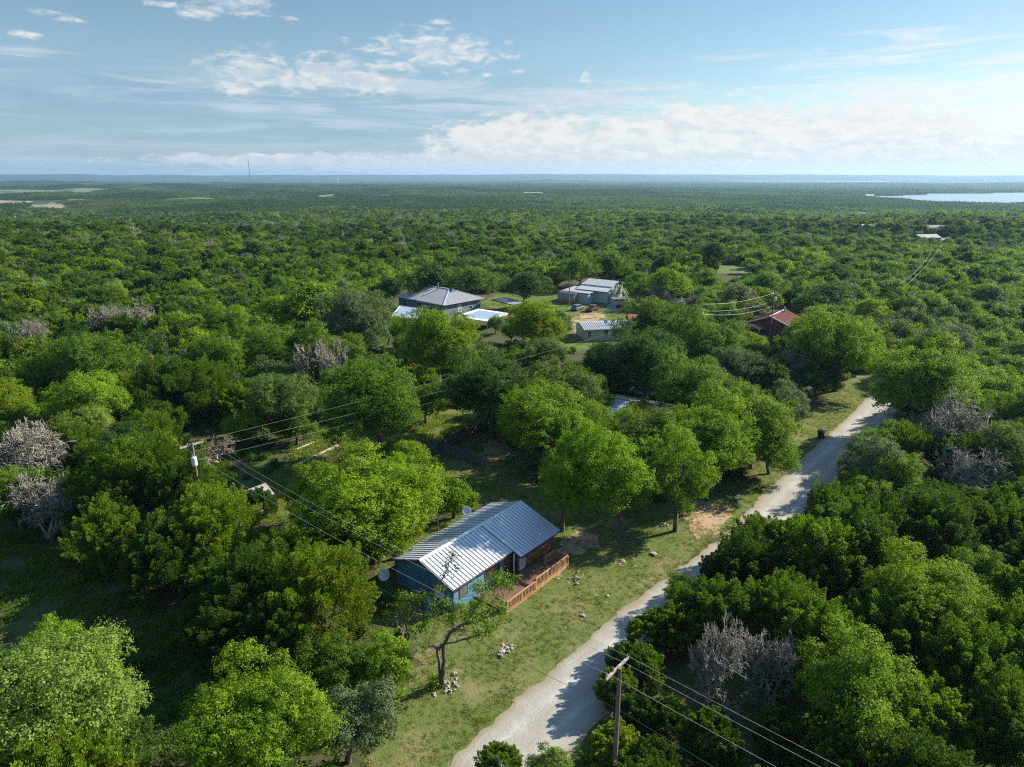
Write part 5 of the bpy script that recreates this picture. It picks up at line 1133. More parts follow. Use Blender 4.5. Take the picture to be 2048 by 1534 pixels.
canopy('carport', [(783, 632), (832, 637), (845, 618), (800, 612)], 2.8, .12, 'shade_blue', 'white metal carport with blue shade in its roof colour, against the slate-blue house', 'carport', True, .35, 'white', 12)  # blue of the white carport roof is shade put into the colour
canopy('open_shelter', [(984, 600), (1010, 595), (1053, 605.5), (1026, 610)], 3.0, .12, 'galv_rust', 'open shelter with a rusty flat roof near the garden', 'shelter', True, .1, 'grey_wood')
# pale green two-storey house
ga = on_plane(1236, 563, 208.0); gd = Vector((-.81, .59, 0)); gr = tag(empty('pale_green_house', (ga.x, ga.y, 0), math.atan2(gd.y, gd.x)), 'pale green house with stepped metal roofs and a timber porch', 'house')
# local x runs back along the ridge, local +y to the left-front (camera left), -y to the right
m = MB(); m.extrude([(0, -2.9, 0), (0, -2.9, 4.9), (0, 0, 5.9), (0, 4.3, 4.75), (0, 6.6, 3.9), (0, 6.6, 0)], (9.6, 0, 0)); m.build('wall', 'pale_green', gr)
rf = MB(); rf.slab((-.45, 4.5, 4.85), (-.45, 0, 6.05), (10, 0, 6.05), (10, 4.5, 4.85), .1); rf.slab((-.45, -.003, 6.05), (-.45, -3.9, 4.85), (10, -3.9, 4.85), (10, -.003, 6.05), .1); gro = rf.build('roof', 'galv2', gr)
rf = MB(); rf.slab((-.4, 7.6, 3.75), (-.4, 4.5, 4.62), (10.2, 4.5, 4.62), (10.2, 7.6, 3.75), .1); rf.build('lean_to_roof', 'white_roof', gr)
m = MB(); ribs(m, (-.4, 0, 6.06), (10, 0, 6.06), (10, 4.5, 4.86), (-.4, 4.5, 4.86), 26, .06, .05); m.build('roof_rib', 'galv_rib', gro)
for (y, z) in ((-1.2, 4.5), (-2.0, 4.5), (1.6, 4.3), (3.6, 2.0)): window(gr, y - .3, y + .3, z - .35, z + .35, 0, -1, 'white', 'glass', 'x', False)
m = MB(); m.box(-.05, 0, 5.2, 6.1, 0, 2.1); m.build('door', 'blue_duct', gr)
an_c = [at(1122, 581, 3.3), at(1178, 587, 3.3), at(1205.5, 580, 3.3), at(1148, 574, 3.3)]
inv = gr.matrix_basis.inverted(); lc = [inv @ Vector((p.x, p.y, 3.3)) for p in an_c]; ctr = sum(lc, Vector()) / 4
m = MB(); m.slab(*[p + Vector((0, 0, (.35 if i > 1 else 0))) for i, p in enumerate(lc)], .12); m.build('annex_roof', 'galv2', gr)
b = [p.lerp(ctr, .09) for p in lc]; m = MB(); m.hexa([Vector((p.x, p.y, -.1)) for p in b] + [Vector((p.x, p.y, 3.15 + (.33 if i > 1 else 0))) for i, p in enumerate(b)]); m.build('annex_wall', 'pale_green', gr)
m = MB(); m.box(1.0, 4.6, -5.2, -2.9, 2.6, 2.75); pd = m.build('porch_floor', 'pale_wood', gr)
for x in (1.05, 4.5): m = MB(); m.box(x, x + .15, -5.2, -5.05, 0, 5.0); m.build('porch_post', 'pale_wood', pd)
m = MB(); [m.bar((1.05, -5.15, z), (4.6, -5.15, z), .06, .12) for z in (3.1, 3.6)]; [m.bar((1.05, -5.15, z), (1.05, -3, z), .06, .12) for z in (3.1, 3.6)]; m.build('porch_railing', 'pale_wood', pd)
m = MB(); [m.box(.2 - 0 * i, 1.0, -5.2 - .28 * i - .28, -5.2 - .28 * i, 2.4 - .27 * i, 2.46 - .27 * i) for i in range(9)]; m.bar((.1, -5.2, 3.3), (.1, -7.7, .9), .08, .16); m.bar((1.05, -5.2, 3.3), (1.05, -7.7, .9), .08, .16); m.build('porch_stair', 'pale_wood', pd)
# greenhouse
g0 = at(1153, 607); gh = tag(empty('greenhouse', g0, math.atan2(gd.y, gd.x)), 'small wooden greenhouse with a gambrel roof and red brick base', 'greenhouse'); prof = [(0, -2.0, 0), (0, -2.0, 1.7), (0, -1.2, 3.0), (0, 0, 3.5), (0, 1.2, 3.0), (0, 2.0, 1.7), (0, 2.0, 0)]
m = MB(); m.extrude([(0, -1.95, 0), (0, -1.95, .9), (0, 1.95, .9), (0, 1.95, 0)], (5.5, 0, 0)); m.build('base_wall', mat('red_brick', (.34, .12, .07), (.25, .09, .055), 8, .9), gh)
m = MB(); [m.slab((-.15, y0, z0), (5.65, y0, z0), (5.65, y1, z1), (-.15, y1, z1), .05) if y0 < y1 and y0 < 0 else m.slab((-.15, y1, z1), (5.65, y1, z1), (5.65, y0, z0), (-.15, y0, z0), .05) for (y0, z0), (y1, z1) in (((-2.1, 1.65), (-1.2, 3.02)), ((-1.2, 3.02), (0, 3.55)), ((2.1, 1.65), (1.2, 3.02)), ((1.2, 3.02), (0, 3.55)))]; m.build('roof', mat('glazed_panel', (.24, .21, .21), (.16, .13, .12), 1.5, .25, spec=.6), gh)
m = MB(); m.extrude([(.05, -1.9, .9), (.05, -1.9, 1.7), (.05, -1.1, 2.95), (.05, 0, 3.4), (.05, 1.1, 2.95), (.05, 1.9, 1.7), (.05, 1.9, .9)], (5.4, 0, 0)); m.build('glazing', mat('old_glazing', (.40, .30, .22), (.26, .2, .15), 2, .4), gh)
m = MB(); [m.bar((-.02, a, b_), (-.02, c, d), .08) for (a, b_), (c, d) in (((-1.95, 0), (-1.95, 1.7)), ((-1.95, 1.7), (-1.15, 3)), ((-1.15, 3), (0, 3.45)), ((0, 3.45), (1.15, 3)), ((1.15, 3), (1.95, 1.7)), ((1.95, 1.7), (1.95, 0)), ((-.5, 0), (-.5, 3.2)), ((.5, 0), (.5, 3.2)), ((-1.95, 1.7), (1.95, 1.7)))]; m.build('frame', 'pale_wood', gh)
# cream house
f, l = at(1168.5, 659.6, 2.8), at(1227, 657.5, 2.8); ch, _ = house_frame('cream_house', f, l, 'long pale cream house with a low grey metal roof and two dishes'); Lh, Wh = 17.0, 9.0
m = MB(); m.extrude([(.3, .35, -.1), (.3, .35, 2.75), (.3, Wh / 2, 3.45), (.3, Wh - .35, 2.75), (.3, Wh - .35, -.1)], (Lh - .6, 0, 0)); m.build('wall', 'cream_green', ch)
m = MB(); m.slab((0, 0, 2.8), (Lh, 0, 2.8), (Lh, Wh / 2, 3.55), (0, Wh / 2, 3.55), .12); m.slab((0, Wh / 2 + .003, 3.55), (Lh, Wh / 2 + .003, 3.55), (Lh, Wh, 2.8), (0, Wh, 2.8), .12); cr = m.build('roof', 'galv2', ch)
m = MB(); ribs(m, (0, .02, 2.81), (Lh, .02, 2.81), (Lh, Wh / 2, 3.56), (0, Wh / 2, 3.56), 34, .05, .05); m.build('roof_rib', 'galv_rib', cr); m = MB(); m.bar((0, -.03, 2.72), (Lh, -.03, 2.72), .05, .2); m.bar((-.03, 0, 2.72), (-.03, Wh / 2, 3.47), .05, .2); m.build('fascia', 'white', cr)
m = MB(); m.tube([(9.0, 3.2, 3.2), (9.0, 3.2, 4.7), (9, 3.2, 4.72), (9, 3.2, 5.0)], [.1, .1, .2, .2], 8); m.build('vent_pipe', 'black', cr)
window(ch, 1.0, 1.7, .9, 2.2, .35, -1, 'white', 'glass'); window(ch, 4.9, 5.8, 1.2, 2.4, .35, -1, 'white', 'glass'); window(ch, 11, 12, 1.2, 2.4, .35, -1, 'white', 'glass')
for (x, y), t, lb in (((1211, 648), (.1, -.8, .5), 'left of two satellite dishes on the cream house roof'), ((1226, 647), (-.4, -.7, .5), 'right of two satellite dishes on the cream house roof')): p = at(x, y, 3.45); d_ = dish((p.x, p.y, 3.4), t, 1.0, lb, .55)
# red-roofed house
gl, gr_, ap = at(1494.5, 643.3, 2.8), at(1584.7, 657.3, 2.8), at(1570.6, 618.3, 5.0); mid = (gl + gr_) / 2; ax = Vector((ap.x - mid.x, ap.y - mid.y, 0)); Lr = ax.length; half = (Vector((gl.x, gl.y)) - Vector((gr_.x, gr_.y))).length / 2
rh = tag(empty('red_roofed_house', (mid.x, mid.y, 0), math.atan2(ax.y, ax.x)), 'dark brown house with a red metal gable roof and white trim', 'house')
m = MB(); m.extrude([(.4, -half + .4, -.1), (.4, -half + .4, 2.85), (.4, 0, 4.85), (.4, half - .4, 2.85), (.4, half - .4, -.1)], (Lr - .8, 0, 0)); m.build('wall', 'dark_brick', rh)
m = MB(); m.slab((0, -half, 2.8), (Lr, -half, 2.8), (Lr, 0, 5), (0, 0, 5), .1); m.slab((0, .003, 5), (Lr, .003, 5), (Lr, half, 2.8), (0, half, 2.8), .1); rr_ = m.build('roof', 'red_roof', rh)
m = MB(); ribs(m, (.1, 0, 5.01), (Lr, 0, 5.01), (Lr, -half, 2.81), (.1, -half, 2.81), 30, .05, .05); ribs(m, (.1, 0, 5.01), (Lr, 0, 5.01), (Lr, half, 2.81), (.1, half, 2.81), 30, .05, .05); m.build('roof_rib', 'red_rib', rr_)
m = MB(); m.bar((-.04, -half, 2.72), (-.04, 0, 4.92), .08, .24); m.bar((-.04, 0, 4.92), (-.04, half, 2.72), .08, .24); m.bar((-.1, 0, 5.05), (Lr, 0, 5.05), .3, .06); m.build('trim', 'white', rr_)
m = MB(); m.extrude([(-2.4, 1.2, 1.9), (-2.4, half, 1.9), (-2.4, 3.4, 2.75)], (2.6, 0, 0)); m.build('porch_roof', 'red_roof', rh); m = MB(); m.bar((-2.45, half, 1.95), (-2.45, 3.4, 2.8), .06, .2); m.bar((-2.45, 3.4, 2.8), (-2.45, 1.2, 1.95), .06, .2); m.build('porch_trim', 'white', rh); [MB().box(-2.35, -2.2, y, y + .15, -.1, 1.9).build('porch_post', 'white', rh) for y in (1.4, half - .3)]
m = MB(); m.tube([(Lr * .8, -.5, 4.5), (Lr * .8, -.5, 5.7), (Lr * .8, -.5, 5.72), (Lr * .8, -.5, 5.95)], [.15, .15, .28, .28], 10); m.build('flue', 'steel', rr_)
# neighbour under the oaks with a corrugated roof
a, b = at(1160, 781, 3.7), at(1380, 822, 3.7); d_ = Vector((b.x - a.x, b.y - a.y, 0)); nb = tag(empty('corrugated_roof_house', (a.x, a.y, 0), math.atan2(d_.y, d_.x)), 'grey-blue house with a corrugated metal roof hidden among the oaks', 'house'); Ln = d_.length
m = MB(); m.extrude([(.4, -5.6, -.1), (.4, -5.6, 2.4), (.4, 0, 3.6), (.4, 3.2, 2.85), (.4, 3.2, -.1)], (Ln - .8, 0, 0)); m.build('wall', 'slate_siding', nb)
V, Q = [], []; nx_ = int(Ln / .055)
for i in range(nx_ + 1): x = Ln * i / nx_; z = .035 * math.sin(x * 2 * math.pi / .33); V += [(x, -6.2, 2.33 + z), (x, -.1, 3.68 + z)]
for i in range(nx_): Q.append((2 * i, 2 * i + 2, 2 * i + 3, 2 * i + 1))
MT['galv_shade_blue'] = metal_roof('shade_blue_metal_roof', (.36, .42, .48), .3, .45)  # blue shade on the bare metal put into its colour
me = np_mesh('roof', V, Q, ['galv_shade_blue']); no = bpy.data.objects.new('roof', me); COL.objects.link(no); no.parent = nb
m = MB(); m.slab((0, .0, 3.72), (Ln, .0, 3.72), (Ln, 3.8, 2.9), (0, 3.8, 2.9), .08); m.build('rear_roof', mat('pink_shingle', (.42, .32, .27), (.26, .19, .16), 5, .9), nb)
m = MB(); [m.slab((i * .3, -.32, 3.70 + (i % 2) * .05), (i * .3 + .29, -.32, 3.70 + (i % 2) * .05), (i * .3 + .29, .3, 3.80), (i * .3, .3, 3.80), .05) for i in range(int(Ln / .3))]; m.build('ridge_tile', mat('ridge_clay', (.50, .40, .34), (.36, .27, .22), 3, .85), nb)
m = MB(); m.box(.36, .4, -4.0, -3.85, 0, 2.6); m.box(2.8, 2.9, -5.66, -5.6, 0, 2.35); m.build('corner_board', 'white', nb); window(nb, 5.0, 6.2, .9, 2.0, -5.6, -1, 'white', 'glass')
# white trailer home
a, b = at(930, 684.5, 3.0), at(991, 694, 3.0); d_ = Vector((b.x - a.x, b.y - a.y, 0)); tr = tag(empty('trailer_home', (a.x, a.y, 0), math.atan2(d_.y, d_.x)), 'white trailer home half hidden behind the tall elm', 'trailer home'); Lt = d_.length + 3
m = MB(); m.box(0, Lt, -3.4, 0, .5, 2.85); m.build('body', 'white', tr); m = MB(); [m.tube([(-.1, y, 2.8 + .28 * math.cos(abs(y + 1.7) * .8)), (Lt + .1, y, 2.8 + .28 * math.cos(abs(y + 1.7) * .8))], .11, 6) for y in np.linspace(-3.4, 0, 18)]; m.build('roof', 'white_roof', tr); m = MB(); m.box(.2, Lt - .2, -3.3, -.1, 0, .5); m.build('skirting', 'black', tr); window(tr, Lt - 2.5, Lt - 1.4, 1.4, 2.3, -3.4, -1, 'steel', 'glass')
# sheds
def shed(name, px, py, rot, Ls, Ws, h, hr, wm, rm, label):
    p = at(px, py); o = tag(empty(name, (p.x, p.y, 0), rot), label, 'shed'); m = MB(); m.extrude([(0, -Ws / 2, -.1), (0, -Ws / 2, h), (0, 0, hr - .08), (0, Ws / 2, h), (0, Ws / 2, -.1)], (Ls, 0, 0)); m.build('wall', wm, o)
    m = MB(); sl = (hr - h) / (Ws / 2); e = .2; m.slab((-e, -Ws / 2 - e, h - sl * e), (Ls + e, -Ws / 2 - e, h - sl * e), (Ls + e, 0, hr), (-e, 0, hr), .06); m.slab((-e, .003, hr), (Ls + e, .003, hr), (Ls + e, Ws / 2 + e, h - sl * e), (-e, Ws / 2 + e, h - sl * e), .06); m.build('roof', rm, o); m = MB(); m.box(-.05, 0, -.5, .5, 0, 1.9); m.build('door', 'grey_wood', o); return o
shed('garden_shed', 480, 1030, .9, 3.4, 2.8, 1.9, 2.7, 'beige', mat('shed_roof', (.30, .27, .25), (.20, .18, .17), 2, .7), 'small pale garden shed among junipers below the transformer pole')
shed('beige_shed', 1342, 617, -.35, 6, 4, 2.4, 3.2, 'beige', mat('shed_roof_tan', (.42, .35, .29), (.3, .25, .21), 1, .7), 'beige shed behind a lime-green tree near the horse trailer')
shed('red_shed', 1255, 652, .1, 7, 4, 2.0, 3.0, 'dark_brick', 'red_roof', 'low maroon-roofed shed behind the cream house')

# ---------------------------------------------------------------- vehicles
def car(px, py, rot, paint, label, kind='suv', name='parked_car', L=4.7, Wc=1.85):
    p = at(px, py); o = tag(empty(name, (p.x, p.y, 0), rot), label, 'car' if kind != 'pickup' else 'pickup truck'); h = Wc / 2
    def loft(secs, nm, mt, parent=o):   # (x, half width, z low, z high)
        m = MB(); V = []; F = []
        for (x, w, z0, z1) in secs: c = .07; V += [(x, -w, z0), (x, -w, z1 - c), (x, -w + c, z1), (x, w - c, z1), (x, w, z1 - c), (x, w, z0)]
        for i in range(len(secs) - 1):
            for k in range(6): a = i * 6; F.append((a + k, a + (k + 1) % 6, a + 6 + (k + 1) % 6, a + 6 + k))
        F += [tuple(range(6)), tuple(range(len(V) - 1, len(V) - 7, -1))]; m.add(V, F); return m.build(nm, mt, parent, False)
    x = L / 2
    if kind == 'suv': loft([(-x, h * .9, .45, .95), (-x + .1, h, .32, 1.05), (x - 1.3, h, .30, 1.02), (x - .15, h * .93, .32, .88), (x, h * .85, .42, .72)], 'body', paint); loft([(-x + .12, h * .80, 1.0, 1.05), (-x + .55, h * .84, 1.0, 1.62), (-.2, h * .84, 1.0, 1.70), (.55, h * .83, 1.0, 1.62), (1.25, h * .8, 1.0, 1.05)], 'window', 'glass'); loft([(-x + .5, h * .78, 1.60, 1.66), (-.2, h * .78, 1.66, 1.74), (.5, h * .77, 1.6, 1.66)], 'roof', paint)
    elif kind == 'pickup':
        loft([(-x, h, .45, 1.05), (-x + 1.75, h, .45, 1.05)], 'bed', paint); loft([(-x + 1.75, h, .40, 1.12), (x - 1.5, h, .40, 1.12), (x - .1, h * .94, .42, 1.02), (x, h * .88, .5, .85)], 'body', paint); loft([(-x + 1.8, h * .86, 1.08, 1.1), (-x + 1.95, h * .85, 1.08, 1.78), (x - 2.1, h * .85, 1.08, 1.80), (x - 1.4, h * .84, 1.08, 1.12)], 'window', 'glass'); loft([(-x + 1.9, h * .8, 1.76, 1.83), (x - 2.15, h * .8, 1.77, 1.85)], 'roof', paint)
        m = MB(); m.box(-x + .12, -x + 1.6, -h + .15, h - .15, 1.02, 1.056); m.build('bed_liner', 'black', o)
    else: loft([(-x, h * .85, .45, .85), (-x + .2, h, .30, .95), (x - .4, h, .28, .82), (x, h * .8, .4, .65)], 'body', paint); loft([(-x + .6, h * .8, .92, .96), (-.6, h * .78, .92, 1.42), (.4, h * .78, .92, 1.40), (1.2, h * .78, .88, .92)], 'window', 'glass'); loft([(-.75, h * .7, 1.38, 1.45), (.4, h * .7, 1.38, 1.44)], 'roof', paint)
    for sx in (-x + .85, x - .9):
        for sy in (-1, 1): m = MB(); m.tube([(sx, sy * (h - .22), .34), (sx, sy * (h + .01), .34)], .34, 14); w = m.build('wheel', 'rubber', o); m = MB(); m.tube([(sx, sy * (h), .34), (sx, sy * (h + .02), .34)], .2, 10); m.build('rim', 'steel', w)
    for sy in (-1, 1):
        m = MB(); m.box(-x - .02, -x + .06, sy * h * .82 - .12, sy * h * .82 + .12, .72, 1.0); m.build('tail_light', 'red_lens', o); m = MB(); m.box(x - .12, x - .02, sy * h * .7 - .15, sy * h * .7 + .15, .62, .78); m.build('headlight', 'white', o)
    return o
car(1156, 620, R_(52), 'paint_slate', 'dark slate hatch-backed car parked left of the red pickup', 'suv'); car(1185, 622, R_(58), 'paint_red', 'dark red pickup truck parked on the tan ground', 'pickup', 'pickup_truck', 5.5, 1.95)
car(1277, 606, R_(10), 'paint_black', 'black car parked behind the horse trailer', 'sedan'); car(1285, 790, R_(-35), 'paint_white', 'white car parked under the dark oaks', 'sedan'); car(722, 945, R_(20), 'paint_blue', 'blue car half hidden behind the lime-green elm', 'suv'); car(1296, 634, R_(-10), 'paint_white', 'white car at the edge of the far lawn', 'sedan')
p = at(1238, 613); ht = tag(empty('horse_trailer', (p.x, p.y, 0), R_(8)), 'beige horse trailer parked on the far lawn', 'trailer')
m = MB(); m.extrude([(-2.3, -1.05, .5), (-2.3, -1.05, 2.4), (-2.3, -.8, 2.6), (-2.3, .8, 2.6), (-2.3, 1.05, 2.4), (-2.3, 1.05, .5)], (4.3, 0, 0)); m.extrude([(2.0, -1.0, .5), (2.0, -1.0, 2.35), (2.5, -.6, 2.3), (2.5, -.6, .5)], (0, 2.0, 0)); m.build('body', 'beige', ht)
for sx in (-.4, .5):
    for sy in (-1.1, 1.1): m = MB(); m.tube([(sx, sy - .1, .36), (sx, sy + .1, .36)], .36, 12); m.build('wheel', 'rubber', ht)
m = MB(); m.bar((2.4, -.5, .5), (3.6, 0, .5), .1); m.bar((2.4, .5, .5), (3.6, 0, .5), .1); m.build('drawbar', 'steel', ht); m = MB(); m.box(-2.0, 1.6, -1.075, -1.055, 1.9, 2.15); m.build('window', 'glass', ht); m = MB(); m.box(-.95, 1.05, -1.25, -1.06, .72, .82); m.build('fender', 'steel', ht)
for px, py, lb, mm in ((1253, 617, 'blue barrel right of the horse trailer', 'blue_plastic'), (1262, 616, 'pale barrel right of the blue one by the horse trailer', 'dish')): p = at(px, py); q = tag(empty('barrel', (p.x, p.y, 0)), lb, 'barrel'); m = MB(); m.tube([(0, 0, 0), (0, 0, .45), (0, 0, .9)], [.3, .33, .3], 14); m.build('drum', mm, q); m = MB(); m.tube([(0, 0, .9), (0, 0, .93)], .27, 12); m.build('lid', 'black', q)
p = at(1222, 615); tp = MB(); tp.add([(-1.6, -.8, 0), (1.6, -.9, 0), (1.5, .9, 0), (-1.4, .8, 0), (-1, -.3, .6), (.2, 0, 1.0), (1.0, .3, .7), (-.6, .4, .7)], [(0, 1, 6, 5, 4), (1, 2, 6), (2, 3, 7, 5, 6), (3, 0, 4, 7), (4, 5, 7)]); tag(tp.build('tarpaulin', 'teal', None, False, p), 'teal tarpaulin draped over a heap left of the horse trailer', 'tarpaulin')

# ---------------------------------------------------------------- small things
p = at(1474, 1012); mb_ = tag(empty('mailbox', (p.x, p.y, 0), R_(50)), 'grey mailbox on a post beside the driveway mouth', 'mailbox'); m = MB(); m.box(-.07, .07, -.07, .07, -.05, 1.05); m.build('post', 'old_wood', mb_); m = MB(); m.box(-.2, .2, -.2, .2, 0, .12); m.build('base', 'rock', mb_)
m = MB(); m.extrude([(-.38, -.2, 1.05), (-.38, -.2, 1.3), (-.38, -.12, 1.43), (-.38, .12, 1.43), (-.38, .2, 1.3), (-.38, .2, 1.05)], (.76, 0, 0)); bx = m.build('box', 'steel', mb_); m = MB(); m.box(-.4, -.38, -.18, .18, 1.07, 1.36); m.build('door', 'white', bx); m = MB(); m.box(-.1, .1, -.225, -.205, 1.25, 1.45); m.build('flag', 'red_lens', bx)
p = at(1641, 876); tb = tag(empty('wheeled_bin', (p.x, p.y, 0), R_(40)), 'dark green wheeled rubbish bin on the verge of the road', 'bin'); m = MB(); m.hexa([(-.3, -.28, .08), (.3, -.28, .08), (.3, .3, .08), (-.3, .3, .08), (-.42, -.4, 1.15), (.42, -.4, 1.15), (.42, .4, 1.15), (-.42, .4, 1.15)]); m.build('body', mat('bin_green', (.015, .035, .025), None, 3, .45), tb); m = MB(); m.hexa([(-.46, -.46, 1.15), (.46, -.46, 1.15), (.46, .46, 1.15), (-.46, .46, 1.15), (-.36, -.36, 1.27), (.36, -.36, 1.27), (.36, .36, 1.27), (-.36, .36, 1.27)]); m.build('lid', mat('bin_lid', (.02, .05, .036), None, 3, .4), tb)
for sy in (-.36, .36): m = MB(); m.tube([(.34, sy - .04, .14), (.34, sy + .04, .14)], .14, 12); m.build('wheel', 'rubber', tb)
m = MB(); m.bar((.48, -.3, 1.08), (.48, .3, 1.08), .05); m.build('handle', 'black', tb)
p = at(1245, 787); yl = tag(empty('yard_lamp', (p.x, p.y, 0)), 'green post with a square white lamp head behind the corrugated roof', 'yard lamp'); m = MB(); m.tube([(0, 0, 0), (0, 0, 3.1)], .06, 8); m.build('post', mat('post_green', (.06, .14, .11), None, 3, .5), yl); m = MB(); m.box(-.22, .22, -.2, .2, 3.1, 3.55); h_ = m.build('lamp_head', 'white', yl); m = MB(); m.box(-.07, .07, -.215, -.202, 3.22, 3.45); m.build('lens', 'blue_duct', h_)
def beam(a, b, w, z, m, name, label, cat): a, b = at(*a), at(*b); s = MB(); s.bar(a + Vector((0, 0, z)), b + Vector((0, 0, z)), w, w * .8); o = s.build(name, m); return tag(o, label, cat)
beam((588, 937), (640, 910), .32, .2, 'pale_wood', 'timber_beam', 'pale squared timber beam lying on the rough grass', 'timber beam'); beam((641, 909), (676, 893), .28, .18, 'pale_wood', 'timber_beam', 'second pale beam lying end to end with the first', 'timber beam')
beam((594, 900), (628, 886), .22, .12, 'dish', 'plastic_pipe', 'white pipe lying in front of the plank heap', 'pipe'); beam((655, 905), (684, 894), .16, .1, 'old_wood', 'plank', 'brown plank on the grass behind the pale beam', 'plank')
for i in range(9): beam((548 + i * 4 + random.uniform(-6, 6), 899 - i * 2.2), (596 + i * 3.5 + random.uniform(-10, 10), 886 - i * 1.6), random.uniform(.12, .24), .15 + .07 * (i % 4), 'old_wood', 'plank', 'old brown plank in the heap behind the white pipe', 'plank')['group'] = 'planks in the heap'
for i in range(7): beam((835 + i * 7 + random.uniform(-4, 4), 808 - i * 3.2), (876 + i * 8, 796 - i * 3.5), .16, .2 + .06 * (i % 3), 'old_wood', 'plank', 'brown board in the stack under the shaded oak', 'plank')['group'] = 'boards in the stack'
# rocks
def rock(seed, r):
    g = random.Random(seed); me = bpy.data.meshes.new('rock'); import bmesh; bm = bmesh.new(); bmesh.ops.create_icosphere(bm, subdivisions=2, radius=r)
    ph = [Vector((g.gauss(0, 1), g.gauss(0, 1), g.gauss(0, 1))).normalized() for _ in range(7)]
    for v in bm.verts:
        for q in ph: k = v.co.normalized().dot(q); v.co -= q * max(0, k - .62) * r * 1.6
        v.co.z *= .62; v.co += Vector((g.gauss(0, 1), g.gauss(0, 1), g.gauss(0, 1))) * r * .05
    bm.to_mesh(me); bm.free(); me.materials.append(MT['rock']); return me
RK = [rock(i, .3) for i in range(6)]
def put_rock(px, py, s, label, group, z=-.03): p = at(px, py); o = bpy.data.objects.new('rock', random.choice(RK)); COL.objects.link(o); o.location = (p.x, p.y, z); o.rotation_euler = (random.uniform(-.3, .3), random.uniform(-.3, .3), random.uniform(0, 6)); o.scale = (s * random.uniform(.8, 1.3), s * random.uniform(.7, 1.1), s * random.uniform(.7, 1.1)); tag(o, label, 'rock', group)
def heap(cx, cy, w, h, n, lab, grp, a=0.0, smax=1.0):
    for i in range(n):
        dx, dy = random.gauss(0, w), random.gauss(0, h); put_rock(cx + dx + a * dy, cy + dy, .3 + (smax - .3) * random.random() ** 2, lab, grp, random.uniform(-.05, .16 if abs(dx) < w else -.02))
heap(1012, 1300, 11, 6, 34, 'pale limestone rock in the small heap in the middle of the lawn', 'rocks of the middle heap', -1.2)
heap(898, 1372, 13, 10, 40, 'pale limestone rock in the heap below the crooked oak', 'rocks of the heap by the oak')
heap(1152, 1160, 14, 8, 26, 'limestone rock strewn at the end of the deck', 'rocks by the deck', 0, .9); heap(1252, 1122, 10, 6, 20, 'limestone rock in the cluster by the oak roots', 'rocks by the oak roots'); heap(1330, 1052, 8, 4, 12, 'limestone rock at the driveway edge', 'rocks by the driveway')
put_rock(1309, 1109, 1.7, 'lone white boulder on the lawn near the road', None); put_rock(1215, 1190, 1.3, 'flat white rock low on the lawn', None); put_rock(1165, 1232, 1.2, 'white rock in the middle of the slope', None)
for i in range(70):
    t = random.uniform(0, 1); px = 1090 + 190 * t + random.gauss(0, 28); py = 1262 - 118 * t + random.gauss(0, 17)
    if inpoly([px], [py], LAWN)[0]: put_rock(px, py, random.uniform(.2, .6), 'small pale stone scattered on the lawn slope', 'stones scattered on the lawn')
# crooked twin-trunk oak in front of the cabin, and the thinner one behind it
def crooked(name, foot, Y, limbs, tufts, label, hue, n_leaf=90, rl=.55):
    f = on_plane(*foot, Y); f.z = 0; o = tag(empty(name, f), label, 'oak tree'); g = np.random.default_rng(int(foot[0])); tl = []
    for pts, r0, r1 in limbs:
        P = [np.array(on_plane(x, y, Y + dy)) - np.array(f) for x, y, dy in pts]
        t = np.linspace(0, len(P) - 1, len(P) * 4 - 3); Pi = np.stack([np.interp(t, range(len(P)), [p[k] for p in P]) for k in range(3)], 1)
        for _ in range(2): Pi[1:-1] = (Pi[:-2] + 2 * Pi[1:-1] + Pi[2:]) / 4
        Pi[1:-1] += g.normal(0, .035, Pi[1:-1].shape); tl.append((Pi, np.linspace(r0, r1, len(Pi))))
        for _ in range(5): i = g.integers(len(Pi) // 3, len(Pi)); tl.append(limb(g, Pi[i], Pi[i] + g.normal(0, .7, 3) + np.array([0, 0, .35]), r1 * .7 + .012, .012, .2, 5))
    puffs = []
    for x, y, dy, r in tufts: p = np.array(on_plane(x, y, Y + dy)) - np.array(f); puffs.append((*p, r)); tl.append(limb(g, p + g.normal(0, r * .5, 3), p + g.normal(0, r * .6, 3), .02, .01)); tl.append(limb(g, p + np.array([0, 0, -r]), p + g.normal(0, r * .5, 3), .025, .01))
    tv, tq = tubes(tl, 6); me = np_mesh('trunk', tv, tq, ['bark']); t_ = bpy.data.objects.new('trunk', me); COL.objects.link(t_); t_.parent = o
    V, Q, a = foliage(g, puffs, int(n_leaf * len(puffs)), .17, wl=.6, clus=8); me = np_mesh('crown', V, Q, ['leaf'], a); c_ = bpy.data.objects.new('crown', me); COL.objects.link(c_); c_.parent = o; c_.color = (*HUES[hue], 1)
